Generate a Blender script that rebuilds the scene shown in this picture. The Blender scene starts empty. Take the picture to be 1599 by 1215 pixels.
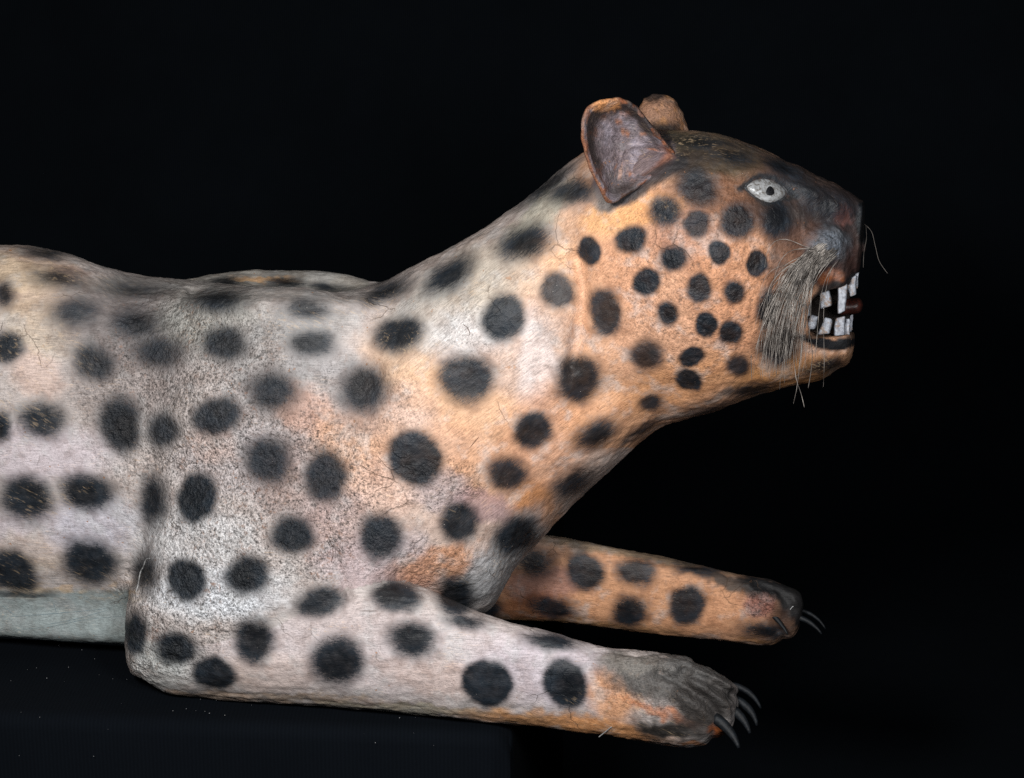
import bpy, math, random
import numpy as np
from mathutils import Vector, Matrix
from mathutils.bvhtree import BVHTree

random.seed(5)
rng = np.random.RandomState(7)
sc = bpy.context.scene
COL = sc.collection

# ------------------------------------------------------------------ camera
# The carving is measured in millimetres in a frame that looks at its side:
# x right, y down, w away from the viewer; D is the viewing distance.
D = 3200.0
PITCH = math.atan(0.287)
SP, CP = math.sin(PITCH), math.cos(PITCH)
CAM = np.array([0.0, -D * CP, D * SP + 482.6 * CP])

def to_world(px, py, w):
    px = np.asarray(px, float); py = np.asarray(py, float); w = np.asarray(w, float)
    k = 1.0 + w / D
    U = (px - 799.5) * k; V = (607.5 - py) * k
    X = CAM[0] + U
    Y = CAM[1] + V * SP + (D + w) * CP
    Z = CAM[2] + V * CP - (D + w) * SP
    return np.stack([X, Y, Z], -1) / 1000.0

def wmid(px, py):
    return 5.7 - 0.22 * (px - 600.0) - 0.287 * (607.0 - py)

cam_d = bpy.data.cameras.new('camera')
cam = bpy.data.objects.new('camera', cam_d); COL.objects.link(cam)
cam.location = CAM / 1000.0
cam.rotation_euler = (math.pi / 2 - PITCH, 0, 0)
cam_d.sensor_width = 36.0
cam_d.lens = 36.0 * D / 1599.0
cam_d.clip_start = 0.05; cam_d.clip_end = 60
sc.camera = cam

# ------------------------------------------------------------------ world, lamps, exposure
wd = bpy.data.worlds.new('World'); sc.world = wd; wd.use_nodes = True
bg = wd.node_tree.nodes['Background']
bg.inputs[0].default_value = (0.7, 0.8, 1.0, 1); bg.inputs[1].default_value = 0.006
sc.view_settings.view_transform = 'Standard'
sc.view_settings.look = 'None'
sc.view_settings.exposure = 0.0
sc.view_settings.gamma = 1.0
sc.cycles.use_denoising = False
sc.cycles.max_bounces = 4; sc.cycles.diffuse_bounces = 2; sc.cycles.glossy_bounces = 2

def area(name, loc_pxw, target_pxw, size, power, color):
    l = bpy.data.lights.new(name, 'AREA'); l.shape = 'RECTANGLE'
    l.size, l.size_y = size; l.energy = power; l.color = color
    o = bpy.data.objects.new(name, l); COL.objects.link(o)
    p = Vector(to_world(*loc_pxw)); t = Vector(to_world(*target_pxw))
    o.location = p
    o.rotation_euler = (t - p).to_track_quat('-Z', 'Y').to_euler()
    return o
area('key_lamp', (-1150, -800, -2350), (450, 740, -60), (0.28, 0.28), 58, (1.0, 0.985, 0.96))
area('right_lamp', (2500, 100, -2300), (480, 780, -60), (0.3, 0.3), 25, (0.97, 0.985, 1.0))
area('front_lamp', (900, -250, -2500), (600, 750, 0), (0.4, 0.3), 3, (0.97, 0.985, 1.0))

# ------------------------------------------------------------------ helpers
def root_empty(name, label, cat, loc=(0, 0, 0), group=None):
    o = bpy.data.objects.new(name, None); COL.objects.link(o)
    o.location = loc; o['label'] = label; o['category'] = cat
    o.empty_display_size = 0.1
    if group: o['group'] = group
    return o

def mesh_obj(name, verts, faces, mat, parent=None, smooth=True):
    me = bpy.data.meshes.new(name)
    me.from_pydata([tuple(v) for v in verts], [], [tuple(f) for f in faces])
    me.validate()
    if smooth:
        me.polygons.foreach_set('use_smooth', [True] * len(me.polygons))
    me.materials.append(mat)
    o = bpy.data.objects.new(name, me); COL.objects.link(o)
    if parent is not None:
        o.parent = parent
    return o

def hashn(ix, iy, iz, seed):
    h = (ix.astype(np.int64) * 374761393 + iy.astype(np.int64) * 668265263 + iz.astype(np.int64) * 2147483647 + seed * 974634777) & 0x7fffffff
    h = (h ^ (h >> 13)) * 1274126177 & 0x7fffffff
    return ((h ^ (h >> 16)) & 0xffff).astype(np.float32) / 32767.5 - 1.0

def vnoise(p, seed=0):
    """value noise in -1..1, p (N,3) in lattice units"""
    f = np.floor(p); r = p - f; r = r * r * (3 - 2 * r); i = f.astype(np.int64)
    out = 0
    for dx in (0, 1):
        for dy in (0, 1):
            for dz in (0, 1):
                wt = (r[:, 0] if dx else 1 - r[:, 0]) * (r[:, 1] if dy else 1 - r[:, 1]) * (r[:, 2] if dz else 1 - r[:, 2])
                out = out + wt * hashn(i[:, 0] + dx, i[:, 1] + dy, i[:, 2] + dz, seed)
    return out

def fbm(p, seed=0, octv=3):
    a, s, t = 1.0, 0, 0
    for o in range(octv):
        s = s + a * vnoise(p * (2 ** o), seed + 17 * o); t += a; a *= 0.5
    return s / t

def sstep(a, b, x):
    t = np.clip((x - a) / (b - a), 0, 1)
    return t * t * (3 - 2 * t)

# ------------------------------------------------------------------ the carved body as one implicit surface
HV = 3.0
X0, X1, Y0, Y1, Q1 = -330.0, 1380.0, 130.0, 1190.0, 336.0
NX, NY, NZ = int((X1 - X0) / HV) + 1, int((Y1 - Y0) / HV) + 1, int(2 * Q1 / HV) + 1
gx = X0 + HV * np.arange(NX); gy = Y0 + HV * np.arange(NY); gq = -Q1 + HV * np.arange(NZ)
GX, GY = np.meshgrid(gx, gy, indexing='ij')

def catmull(P, n):
    P = np.array(P, float); m = len(P)
    t = np.linspace(0, m - 1, n); i = np.clip(t.astype(int), 0, m - 2); f = (t - i)[:, None]
    g = lambda k: P[np.clip(k, 0, m - 1)]
    a, b, c, d = g(i - 1), g(i), g(i + 1), g(i + 2)
    return 0.5 * ((2 * b) + (-a + c) * f + (2 * a - 5 * b + 4 * c - d) * f ** 2 + (-a + 3 * b - 3 * c + d) * f ** 3)

class Loft:
    """stations: (top x, top y, bottom x, bottom y, half depth, depth offset)"""
    def __init__(self, st, n=2.3, cap0=40, cap1=40, N=120):
        S = catmull(st, N)
        T, B = S[:, 0:2], S[:, 2:4]
        C = (T + B) / 2; half = np.linalg.norm(T - B, axis=1) / 2
        dr = (T - B) / (2 * half[:, None])
        x0, x1 = S[:, [0, 2]].min() - 90, S[:, [0, 2]].max() + 90
        y0, y1 = S[:, [1, 3]].min() - 90, S[:, [1, 3]].max() + 90
        self.i0 = max(0, int((x0 - X0) / HV)); self.i1 = min(NX, int((x1 - X0) / HV) + 1)
        self.j0 = max(0, int((y0 - Y0) / HV)); self.j1 = min(NY, int((y1 - Y0) / HV) + 1)
        px = GX[self.i0:self.i1, self.j0:self.j1].ravel(); py = GY[self.i0:self.i1, self.j0:self.j1].ravel()
        self.s = np.zeros(len(px), np.float32); self.h = self.s.copy(); self.H = self.s.copy(); self.o = self.s.copy(); self.e = self.s.copy()
        # forward normal of each section
        fw = np.stack([-dr[:, 1], dr[:, 0]], -1)
        mid = C[-1] - C[0]
        if (fw @ mid).sum() < 0: fw = -fw
        CH = 20000
        for a in range(0, len(px), CH):
            sl = slice(a, min(a + CH, len(px)))
            dx = px[sl, None] - C[None, :, 0]; dy = py[sl, None] - C[None, :, 1]
            side = dx * fw[:, 0] + dy * fw[:, 1]
            ss = dx * dr[:, 0] + dy * dr[:, 1]
            sn = np.abs(ss / half)
            cond = (side[:, :-1] >= 0) & (side[:, 1:] < 0)
            cost = np.where(cond, sn[:, :-1], 1e9)
            j = np.argmin(cost, 1); r = np.arange(len(j)); ok = cost[r, j] < 1e8
            s0, s1 = side[r, j], side[r, np.minimum(j + 1, N - 1)]
            f = np.where(ok, s0 / np.maximum(s0 - s1, 1e-6), 0)
            # ends
            d0, d1 = side[:, 0], side[:, -1]
            start = ~ok & (d0 < 0) & ((d1 <= 0) | (np.abs(d0) < np.abs(d1)))
            endm = ~ok & ~start
            j = np.where(start, 0, np.where(endm, N - 2, j)); f = np.where(endm, 1.0, np.where(start, 0.0, f))
            j1 = np.minimum(j + 1, N - 1)
            lerp = lambda A: A[j] * (1 - f) + A[j1] * f
            sv = ss[r, j] * (1 - f) + ss[r, j1] * f
            hv = lerp(half)
            self.s[sl] = sv / hv; self.h[sl] = hv; self.H[sl] = lerp(S[:, 4]); self.o[sl] = lerp(S[:, 5])
            self.e[sl] = np.where(start, -d0 / cap0, np.where(endm, d1 / cap1, 0))
        shp = (self.i1 - self.i0, self.j1 - self.j0)
        for k in 'shHoe': setattr(self, k, getattr(self, k).reshape(shp))
        self.n = n
    def ev(self, i, j, q):
        out = np.full(i.shape, 200.0, np.float32)
        m = (i >= self.i0) & (i < self.i1) & (j >= self.j0) & (j < self.j1)
        a, b = i[m] - self.i0, j[m] - self.j0
        H = self.H[a, b]; n = self.n
        v = (np.abs(self.s[a, b]) ** n + np.abs((q[m] - self.o[a, b]) / H) ** n + np.clip(self.e[a, b], 0, 9) ** n) ** (1 / n)
        out[m] = (v - 1) * np.minimum(self.h[a, b], H)
        return out

def smin(a, b, k):
    h = np.maximum(k - np.abs(a - b), 0) / k
    return np.minimum(a, b) - h * h * k * 0.25
def smax(a, b, k): return -smin(-a, -b, k)

torso = Loft([
    (-270, 480, -270, 900, 130, 0), (-170, 405, -170, 955, 180, 0), (0, 383, 0, 972, 200, 0), (100, 396, 100, 972, 195, 0),
    (200, 427, 200, 970, 192, 0), (300, 438, 300, 970, 200, 0), (410, 449, 420, 970, 212, 0), (515, 456, 560, 975, 215, 0),
    (577, 447, 744, 963, 212, 0), (640, 419, 806, 884, 200, 0), (740, 365, 884, 798, 184, 0), (826, 306, 952, 735, 172, 0),
    (905, 243, 1024, 671, 168, 0), (985, 211, 1078, 652, 174, 0), (1050, 204, 1120, 641, 178, 0), (1120, 209, 1168, 622, 170, 0),
    (1190, 233, 1222, 605, 148, 0), (1250, 266, 1275, 592, 116, 0), (1296, 290, 1312, 574, 88, 0)], n=2.45, cap0=60, cap1=30, N=260)
muzzle = Loft([(1245, 262, 1240, 445, 92, 0), (1285, 282, 1280, 452, 84, 0), (1322, 298, 1312, 447, 78, 0), (1344, 312, 1333, 432, 66, 0)], n=3.2, cap0=30, cap1=9)
jaw = Loft([(1205, 515, 1205, 606, 118, 0), (1255, 520, 1250, 597, 98, 0), (1298, 524, 1288, 588, 82, 0), (1322, 520, 1312, 566, 68, 0)], n=2.8, cap0=30, cap1=14)
plank = Loft([(-250, 905, -250, 985, 112, 0), (0, 905, 0, 996, 118, 0), (200, 905, 200, 1008, 118, 0), (420, 905, 420, 1020, 118, 0)], n=7, cap0=10, cap1=20)

def shoulder(dx, dy, sgn, o):
    # horizontal sections, left edge then right edge, from the withers down to the elbow
    st = [(330, 492, 560, 492, 42, 118), (282, 545, 620, 540, 60, 132), (250, 640, 650, 630, 72, 148), (228, 740, 655, 730, 78, 160),
          (222, 830, 640, 820, 82, 178), (212, 900, 610, 900, 84, 196), (199, 965, 560, 960, 82, 207), (199, 1020, 520, 1020, 78, 209)]
    return Loft([(a + dx, b + dy, c + dx, d + dy, h, sgn * (q + o)) for a, b, c, d, h, q in st], n=2.6, cap0=36, cap1=58)
sh_near = shoulder(0, 0, -1, 0)
sh_far = shoulder(-2, -33, 1, 8)
leg_near = Loft([(222, 975, 222, 1055, 52, -205), (255, 962, 262, 1083, 66, -207), (330, 952, 330, 1091, 74, -208), (420, 938, 420, 1097, 78, -209), (500, 914, 500, 1101, 80, -210),
                 (590, 909, 590, 1108, 80, -210), (680, 929, 680, 1119, 76, -210), (760, 962, 760, 1127, 71, -210), (850, 985, 850, 1136, 66, -210),
                 (940, 1009, 940, 1149, 66, -208), (1010, 1018, 1010, 1159, 70, -208), (1065, 1025, 1065, 1166, 72, -208), (1100, 1032, 1098, 1163, 70, -208), (1122, 1046, 1112, 1152, 64, -208)], n=2.3, cap0=22, cap1=34)
leg_far = Loft([(560, 800, 560, 940, 60, 225), (700, 820, 700, 962, 60, 225), (850, 834, 850, 970, 58, 225), (950, 853, 950, 982, 55, 225),
                (1050, 873, 1050, 993, 54, 225), (1150, 896, 1150, 1003, 55, 225), (1200, 904, 1200, 1008, 56, 225), (1235, 918, 1222, 998, 48, 225)], n=2.6, cap0=30, cap1=24)

# near-side relief map (mm pushed out) from bumps and carved grooves
REL = np.zeros((NX, NY), np.float32)
def bump(cx, cy, rx, ry, amp, ang=0):
    c, s = math.cos(math.radians(ang)), math.sin(math.radians(ang))
    dx, dy = GX - cx, GY - cy
    u = (dx * c + dy * s) / rx; v = (-dx * s + dy * c) / ry
    REL[:] += 1.35 * amp * np.exp(-(u * u + v * v))
def groove(pts, width, amp):
    P = np.array(pts, float); best = np.full(GX.shape, 1e9)
    for a, b in zip(P[:-1], P[1:]):
        ab = b - a; t = np.clip(((GX - a[0]) * ab[0] + (GY - a[1]) * ab[1]) / (ab @ ab), 0, 1)
        best = np.minimum(best, (GX - a[0] - t * ab[0]) ** 2 + (GY - a[1] - t * ab[1]) ** 2)
    REL[:] += amp * np.exp(-best / width ** 2)
groove([(902, 402), (912, 450), (905, 520), (890, 570)], 13, -13)      # edge of the cheek mask
groove([(860, 480), (880, 540), (876, 600)], 18, 8)
groove([(800, 720), (870, 650), (960, 600)], 26, -5)
groove([(610, 470), (600, 540), (560, 640), (500, 720)], 34, -8)
groove([(905, 630), (990, 610), (1060, 600)], 22, -4)
bump(1080, 430, 110, 120, 12)
bump(1010, 540, 60, 70, 6)
groove([(1160, 268), (1200, 264), (1240, 286), (1275, 300)], 12, 5)   # brow
bump(1198, 299, 36, 19, -7, 18)                                      # eye hollow
bump(1200, 345, 40, 18, 4)
bump(1294, 384, 27, 27, 18)                                          # whisker pad
groove([(1268, 350), (1300, 344), (1325, 352), (1334, 380)], 8, -5)
groove([(1245, 430), (1270, 400), (1285, 420)], 10, -3)
bump(1325, 345, 16, 22, -5)
bump(540, 560, 60, 70, -16, 20)                                      # hollow behind the neck
bump(240, 590, 60, 120, -12, 20)                                     # hollow behind the shoulder blade
bump(200, 470, 60, 40, -8)
bump(430, 482, 120, 24, 9)
groove([(300, 458), (350, 458), (440, 459), (545, 462)], 8, -5)
groove([(238, 720), (228, 800), (220, 850), (214, 890)], 22, -7)
groove([(520, 860), (505, 800), (530, 760)], 8, -4)
groove([(518, 850), (535, 900), (545, 930)], 7, -5)
bump(700, 880, 90, 50, 6)
bump(640, 800, 70, 70, 6)
bump(640, 690, 60, 50, 4); bump(745, 500, 60, 40, 6); bump(610, 620, 60, 40, -5)
bump(760, 690, 60, 60, 4); bump(850, 760, 40, 60, -5, 40)
bump(330, 640, 60, 60, 7); bump(390, 830, 80, 70, 8); bump(300, 720, 40, 50, -5)
groove([(300, 985), (240, 960)], 20, 3)
groove([(1338, 330), (1341, 372)], 9, -5)
groove([(1262, 300), (1310, 318)], 14, 4)
groove([(905, 300), (880, 370), (900, 420)], 30, -5)
bump(290, 1035, 30, 16, -5)
for a in ([(1030, 1052), (1072, 1072), (1100, 1090), (1122, 1118)], [(1068, 1050), (1105, 1062), (1140, 1084)], [(1092, 1034), (1122, 1044), (1146, 1062)]):
    groove(a, 9.5, -13)
for a in ([(1060, 1085), (1110, 1120)], [(1080, 1062), (1135, 1100)], [(1090, 1047), (1145, 1072)]):
    groove(a, 10, 7)
bump(960, 1090, 40, 30, -4)
# far paw toes
groove([(1180, 912), (1215, 925), (1240, 952)], 7, -5); groove([(1165, 925), (1195, 950), (1215, 985)], 7, -5)
groove([(1212, 985), (1222, 960)], 8, -4)

def field(i, j, q):
    F = torso.ev(i, j, q)
    F = smin(F, plank.ev(i, j, q), 14)
    F = smin(F, muzzle.ev(i, j, q), 14)
    F = smin(F, sh_near.ev(i, j, q), 46)
    F = smin(F, sh_far.ev(i, j, q), 64)
    # mouth: a hollow cut in from the near side and the front
    x = gx[i]; y = gy[j]
    cx, cy = 1322.0, 487.0
    dx = (x - cx) / 62.0; yy = y - (484 - 0.20 * (x - 1322))
    m = (((np.abs(dx)) ** 3.2 + (np.abs(yy) / 38.0) ** 3.2) ** (1 / 3.2) - 1) * 38.0
    m = np.maximum(m, (q - 62.0))
    F = smax(F, -m, 5)
    F = smin(F, jaw.ev(i, j, q), 10)
    F = smin(F, leg_near.ev(i, j, q), 11)
    F = smin(F, leg_far.ev(i, j, q), 16)
    near = np.where(x > 760, np.clip((np.abs(q) - 4) / 40, 0, 1) * ((q < 0) | (y > 830)), (q < 0) * np.clip(-q / 60, 0, 1))
    return F - REL[i, j] * near

BS = 8
bi = np.arange(0, NX - 1, BS); bj = np.arange(0, NY - 1, BS); bk = np.arange(0, NZ - 1, BS)
BI, BJ, BK = [a.ravel() for a in np.meshgrid(bi, bj, bk, indexing='ij')]
ci, cj = np.minimum(BI + BS // 2, NX - 1), np.minimum(BJ + BS // 2, NY - 1)
fc = field(ci, cj, gq[np.minimum(BK + BS // 2, NZ - 1)].astype(np.float32))
act = np.abs(fc) < 46
VOL = np.ones((NX, NY, NZ), np.float32) * 50
o = np.arange(BS + 1)
OI, OJ, OK = [a.ravel() for a in np.meshgrid(o, o, o, indexing='ij')]
# inside blocks are solid
for b in np.nonzero((~act) & (fc < 0))[0]:
    VOL[BI[b]:BI[b] + BS + 1, BJ[b]:BJ[b] + BS + 1, BK[b]:BK[b] + BS + 1] = -50
A = np.nonzero(act)[0]
for s in range(0, len(A), 1500):
    a = A[s:s + 1500]
    I = np.minimum(BI[a][:, None] + OI, NX - 1).ravel(); J = np.minimum(BJ[a][:, None] + OJ, NY - 1).ravel(); K = np.minimum(BK[a][:, None] + OK, NZ - 1).ravel()
    VOL[I, J, K] = field(I, J, gq[K].astype(np.float32))
VOL[0] = VOL[-1] = 50; VOL[:, 0] = VOL[:, -1] = 50; VOL[:, :, 0] = VOL[:, :, -1] = 50

S = VOL < 0
cnt = np.zeros((NX - 1, NY - 1, NZ - 1), np.int8)
for dx in (0, 1):
    for dy in (0, 1):
        for dz in (0, 1):
            cnt += S[dx:NX - 1 + dx, dy:NY - 1 + dy, dz:NZ - 1 + dz]
ai, aj, ak = np.nonzero((cnt > 0) & (cnt < 8)); del cnt
idx = np.full((NX - 1, NY - 1, NZ - 1), -1, np.int32); idx[ai, aj, ak] = np.arange(len(ai))
pos = np.zeros((len(ai), 3)); npt = np.zeros(len(ai))
for ax in range(3):
    d = [0, 0, 0]; d[ax] = 1
    for u in (0, 1):
        for v in (0, 1):
            of = [0, 0, 0]; of[(ax + 1) % 3] = u; of[(ax + 2) % 3] = v
            a = VOL[ai + of[0], aj + of[1], ak + of[2]]; b = VOL[ai + of[0] + d[0], aj + of[1] + d[1], ak + of[2] + d[2]]
            m = (a < 0) != (b < 0)
            t = np.where(m, a / np.where(m, a - b, 1), 0)
            for c in range(3):
                pos[:, c] += m * (of[c] + d[c] * t)
            npt += m
pos /= npt[:, None]
P = np.stack([X0 + HV * (ai + pos[:, 0]), Y0 + HV * (aj + pos[:, 1]), -Q1 + HV * (ak + pos[:, 2])], -1)
quads = []
for ax in range(3):
    sl0 = [slice(1, -1)] * 3; sl1 = [slice(1, -1)] * 3
    sl0[ax] = slice(0, -1); sl1[ax] = slice(1, None)
    a, b = S[tuple(sl0)], S[tuple(sl1)]
    e = np.nonzero(a != b); ins = a[e]
    e = [e[c] + (0 if c == ax else 1) for c in range(3)]
    u, v = (ax + 1) % 3, (ax + 2) % 3
    def cell(du, dv):
        c = [x.copy() for x in e]; c[u] -= du; c[v] -= dv
        return idx[c[0], c[1], c[2]]
    q = np.stack([cell(0, 0), cell(1, 0), cell(1, 1), cell(0, 1)], -1)
    q[~ins] = q[~ins][:, ::-1]
    quads.append(q)
Qd = np.concatenate(quads); Qd = Qd[(Qd >= 0).all(1)]
# drop stray islands that no surface joins (keep the largest connected piece)
par = np.arange(len(P))
for it in range(400):
    m = par[Qd].min(1); new = par.copy()
    for c in range(4): np.minimum.at(new, Qd[:, c], m)
    new = new[new]
    new = new[new]
    if (new == par).all(): break
    par = new
lab, ct = np.unique(par, return_counts=True)
keepm = par == lab[np.argmax(ct)]
remap = np.cumsum(keepm) - 1
Qd = remap[Qd[keepm[Qd[:, 0]]]]; P = P[keepm]
del VOL, S, idx

px, py, q = P[:, 0], P[:, 1], P[:, 2]
w = wmid(px, py) + q

# ------------------------------------------------------------------ normals in the sheared frame -> cam frame
def normals(V, F):
    n = np.cross(V[F[:, 2]] - V[F[:, 0]], V[F[:, 3]] - V[F[:, 1]])
    N = np.zeros_like(V)
    for c in range(4):
        for k in range(3): N[:, k] += np.bincount(F[:, c], n[:, k], len(V))
    return N / np.maximum(np.linalg.norm(N, axis=1), 1e-9)[:, None]
W3 = to_world(px, py, w) * 1000
Nw = normals(W3, Qd)
viewd = W3 - CAM; viewd /= np.linalg.norm(viewd, axis=1)[:, None]
facing = -(Nw * viewd).sum(1)
if facing[(q < -150)].mean() < 0:
    Qd = Qd[:, ::-1].copy(); Nw = -Nw; facing = -facing

farleg = (q > 110) & (py > 790) & (px > 640)
plankm0 = (py > 905) & (px < 230) & (q > -168) & (q < 150)
plankm = (py > 930 + 6 * vnoise(np.stack([px / 40, py * 0, q * 0], -1), 3)) & (px < 230) & (q > -150) & (q < 150)
_gi = np.clip(((px - X0) / HV).astype(int), 0, NX - 1); _gj = np.clip(((py - Y0) / HV).astype(int), 0, NY - 1)
nearleg = (q < -110) & (leg_near.ev(_gi, _gj, q) < 7) & (px > 190)

# ------------------------------------------------------------------ paint: spots
SPOTS = [ # x, y, rx, ry, angle, darkness, softness
 (6,460,15,19,0,.85,8),(10,543,23,25,30,.95,7),(72,396,30,9,10,.7,7),(88,433,30,14,5,.75,9),(118,487,34,19,5,.7,11),(208,452,32,10,0,.6,9),
 (212,505,36,20,0,.72,12),(146,567,31,26,10,.78,10),(248,550,31,23,5,.72,10),(342,470,40,16,0,.85,8),(350,537,32,24,0,.75,10),
 (66,657,34,28,10,.9,9),(-2,667,19,24,0,.95,6),(187,664,32,44,0,.9,10),(255,672,23,27,0,.82,8),(338,650,36,28,-10,.82,10),
 (478,482,34,14,0,.8,9),(487,535,33,20,5,.92,8),(604,455,38,14,-25,.9,8),(622,522,38,26,-22,.95,8),(702,428,39,20,-32,.95,8),
 (787,496,33,37,0,.96,9),(569,608,38,34,0,.82,10),(427,612,37,28,15,.78,12),(418,719,34,33,0,.84,10),(509,744,33,37,-10,.84,9),
 (648,716,43,43,0,.93,10),(728,592,40,40,20,.93,9),(595,838,32,38,0,.95,7),(457,836,31,30,-15,.95,7),(718,816,32,29,-15,.93,7),
 (308,777,31,37,0,1,6),(239,782,22,34,0,.95,8),(228,893,17,28,0,.9,8),(42,778,43,32,22,.96,8),(136,768,39,28,18,.96,8),
 (140,878,40,34,32,.96,9),(22,892,42,30,25,.95,7),(30,928,34,6,0,.55,5),(290,905,30,32,0,.95,7),(386,898,31,30,0,.97,7),
 (212,990,18,30,0,.95,6),(275,1013,31,26,10,.96,6),(334,1052,34,27,0,.96,6),(397,1001,32,33,0,.97,7),(500,941,38,22,-8,.93,8),
 (618,931,38,24,15,.93,8),(527,1032,38,40,0,.97,8),(643,998,38,26,10,.96,7),(726,971,28,11,8,.93,5),(761,1067,40,36,0,.98,6),
 (883,1067,34,39,0,.98,6),(860,1002,38,13,8,.95,6),(712,932,30,30,-30,.93,9),(806,836,36,30,-40,.93,9),(792,741,29,27,0,.88,7),
 (832,672,30,29,0,.9,8),(930,680,32,21,-28,.9,8),(895,757,38,19,-36,.92,9),(1000,673,34,7,-33,.9,5),(903,591,36,35,0,.86,7),
 (945,488,25,36,0,.84,6),(870,454,26,27,0,.72,8),(820,379,40,26,-20,.9,9),(855,290,46,10,-38,.85,8),(893,300,32,20,-15,.78,8),
 (921,391,18,22,0,.97,4),(985,374,24,22,-15,1,4),(1039,329,24,24,0,.98,6),(1010,440,21,22,0,1,4),(1052,404,20,20,0,.98,4),
 (1043,490,17,18,0,.98,4),(1090,296,29,28,0,.72,8),(1088,349,22,21,0,.8,4),(1010,554,24,25,0,.76,6),(1123,395,17,19,0,.92,3),
 (1093,450,20,21,0,.88,3),(1103,508,17,20,10,.98,3),(1081,557,21,14,-15,.95,3),(1075,592,21,18,0,.95,3),(1015,628,19,13,0,.85,4),
 (1151,347,28,26,0,.85,5),(1213,345,24,28,0,.78,8),(1181,411,17,21,0,.93,3),(1147,456,16,18,0,.92,3),(1141,519,18,20,15,.92,3),
 (1153,570,17,17,0,.82,5),(1143,243,34,11,5,.85,8),(1200,484,17,32,0,.96,6),(1216,540,34,30,0,.85,10),(1285,572,32,12,-14,.85,5),
 (1168,610,34,10,-12,.85,6),(1108,640,34,7,-14,.75,6),(1222,262,36,9,28,.8,8),(1090,222,60,8,5,.65,9),(1296,322,36,18,25,.72,12),
 (1262,300,40,10,30,.65,9)]
SPOTS_FAR = [(832,878,28,24,10,.93,9),(914,893,31,28,20,.9,8),(994,893,29,22,15,.85,8),(1082,888,34,7,12,.93,5),(862,950,34,17,5,.95,9),
 (983,956,28,24,0,.97,7),(1073,946,29,30,0,.9,6),(766,950,16,18,0,.93,7),(1192,986,34,13,8,.96,6)]
SPOTS_HUMP = [(352,441,28,8,-6,.93,5),(446,442,30,11,0,.93,7),(508,449,26,7,5,.8,6)]
def paint_spots(L, X, Y, jit):
    sd = np.full(len(X), -40.0); dk = np.full(len(X), .9); sf = np.full(len(X), 7.0); co = np.zeros(len(X))
    for cx, cy, rx, ry, an, d, s in L:
        c, sn = math.cos(math.radians(an)), math.sin(math.radians(an))
        dx, dy = X - cx, Y - cy
        near = (np.abs(dx) < 100) & (np.abs(dy) < 100)
        if not near.any(): continue
        dx, dy = dx[near], dy[near]
        u = (dx * c + dy * sn) / rx; v = (-dx * sn + dy * c) / ry
        r = np.sqrt(u * u + v * v)
        ang = np.arctan2(v, u); ph = (cx * 13.7 + cy * 7.1)
        wob = 1 + 0.06 * np.sin(2 * ang + ph) + 0.025 * np.sin(3 * ang + ph * 1.7) + 0.012 * np.sin(5 * ang + ph * .6)
        g = (wob - r) * min(rx, ry) * np.clip(1.0 + 0.0 * r, 0, 2)
        cur = sd[near]; m = g > cur
        cur[m] = g[m]; sd[near] = cur
        t = dk[near]; t[m] = d; dk[near] = t
        t = sf[near]; t[m] = s * (.75 + .6 * abs(math.sin(ph))); sf[near] = t
        uu, vv = u - .28 * math.cos(ph), v - .28 * math.sin(ph)
        k_ = sstep(.95, .35, np.sqrt(uu * uu + vv * vv)) * abs(math.sin(ph * 2.7)); t = co[near]; t[m] = k_[m]; co[near] = t
    return sd, dk, sf, co
pn = np.stack([px, py, q], -1)
jx = 1.6 * vnoise(pn / 14, 5); jy = 1.6 * vnoise(pn / 14, 6)
SX, SY = px + jx, py + jy
sdN = paint_spots([s for s in SPOTS], SX, SY, 0)
hump = (q > 30) & (py < 456) & (px < 575) & (px > 295)
sdF = paint_spots(SPOTS_FAR, SX, SY, 0)
sdH = paint_spots(SPOTS_HUMP, SX, SY, 0)
# the far side carries its own scatter of spots
back = [(s[0] + 21 + 13 * math.sin(k * 2.3), s[1] - 24 + 11 * math.cos(k * 1.7), s[2], s[3], s[4], s[5], s[6]) for k, s in enumerate(SPOTS)]
sdB = paint_spots(back, SX, SY, 0)
isback = (facing < 0.0) & (q > 0)
spot = []
for a, f, h, b in zip(sdN, sdF, sdH, sdB):
    v = np.where(hump, h, a); v = np.where(isback, b, v); v = np.where(farleg & ~isback, f, v); spot.append(v)
sd, dk, sf, core = spot

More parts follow.
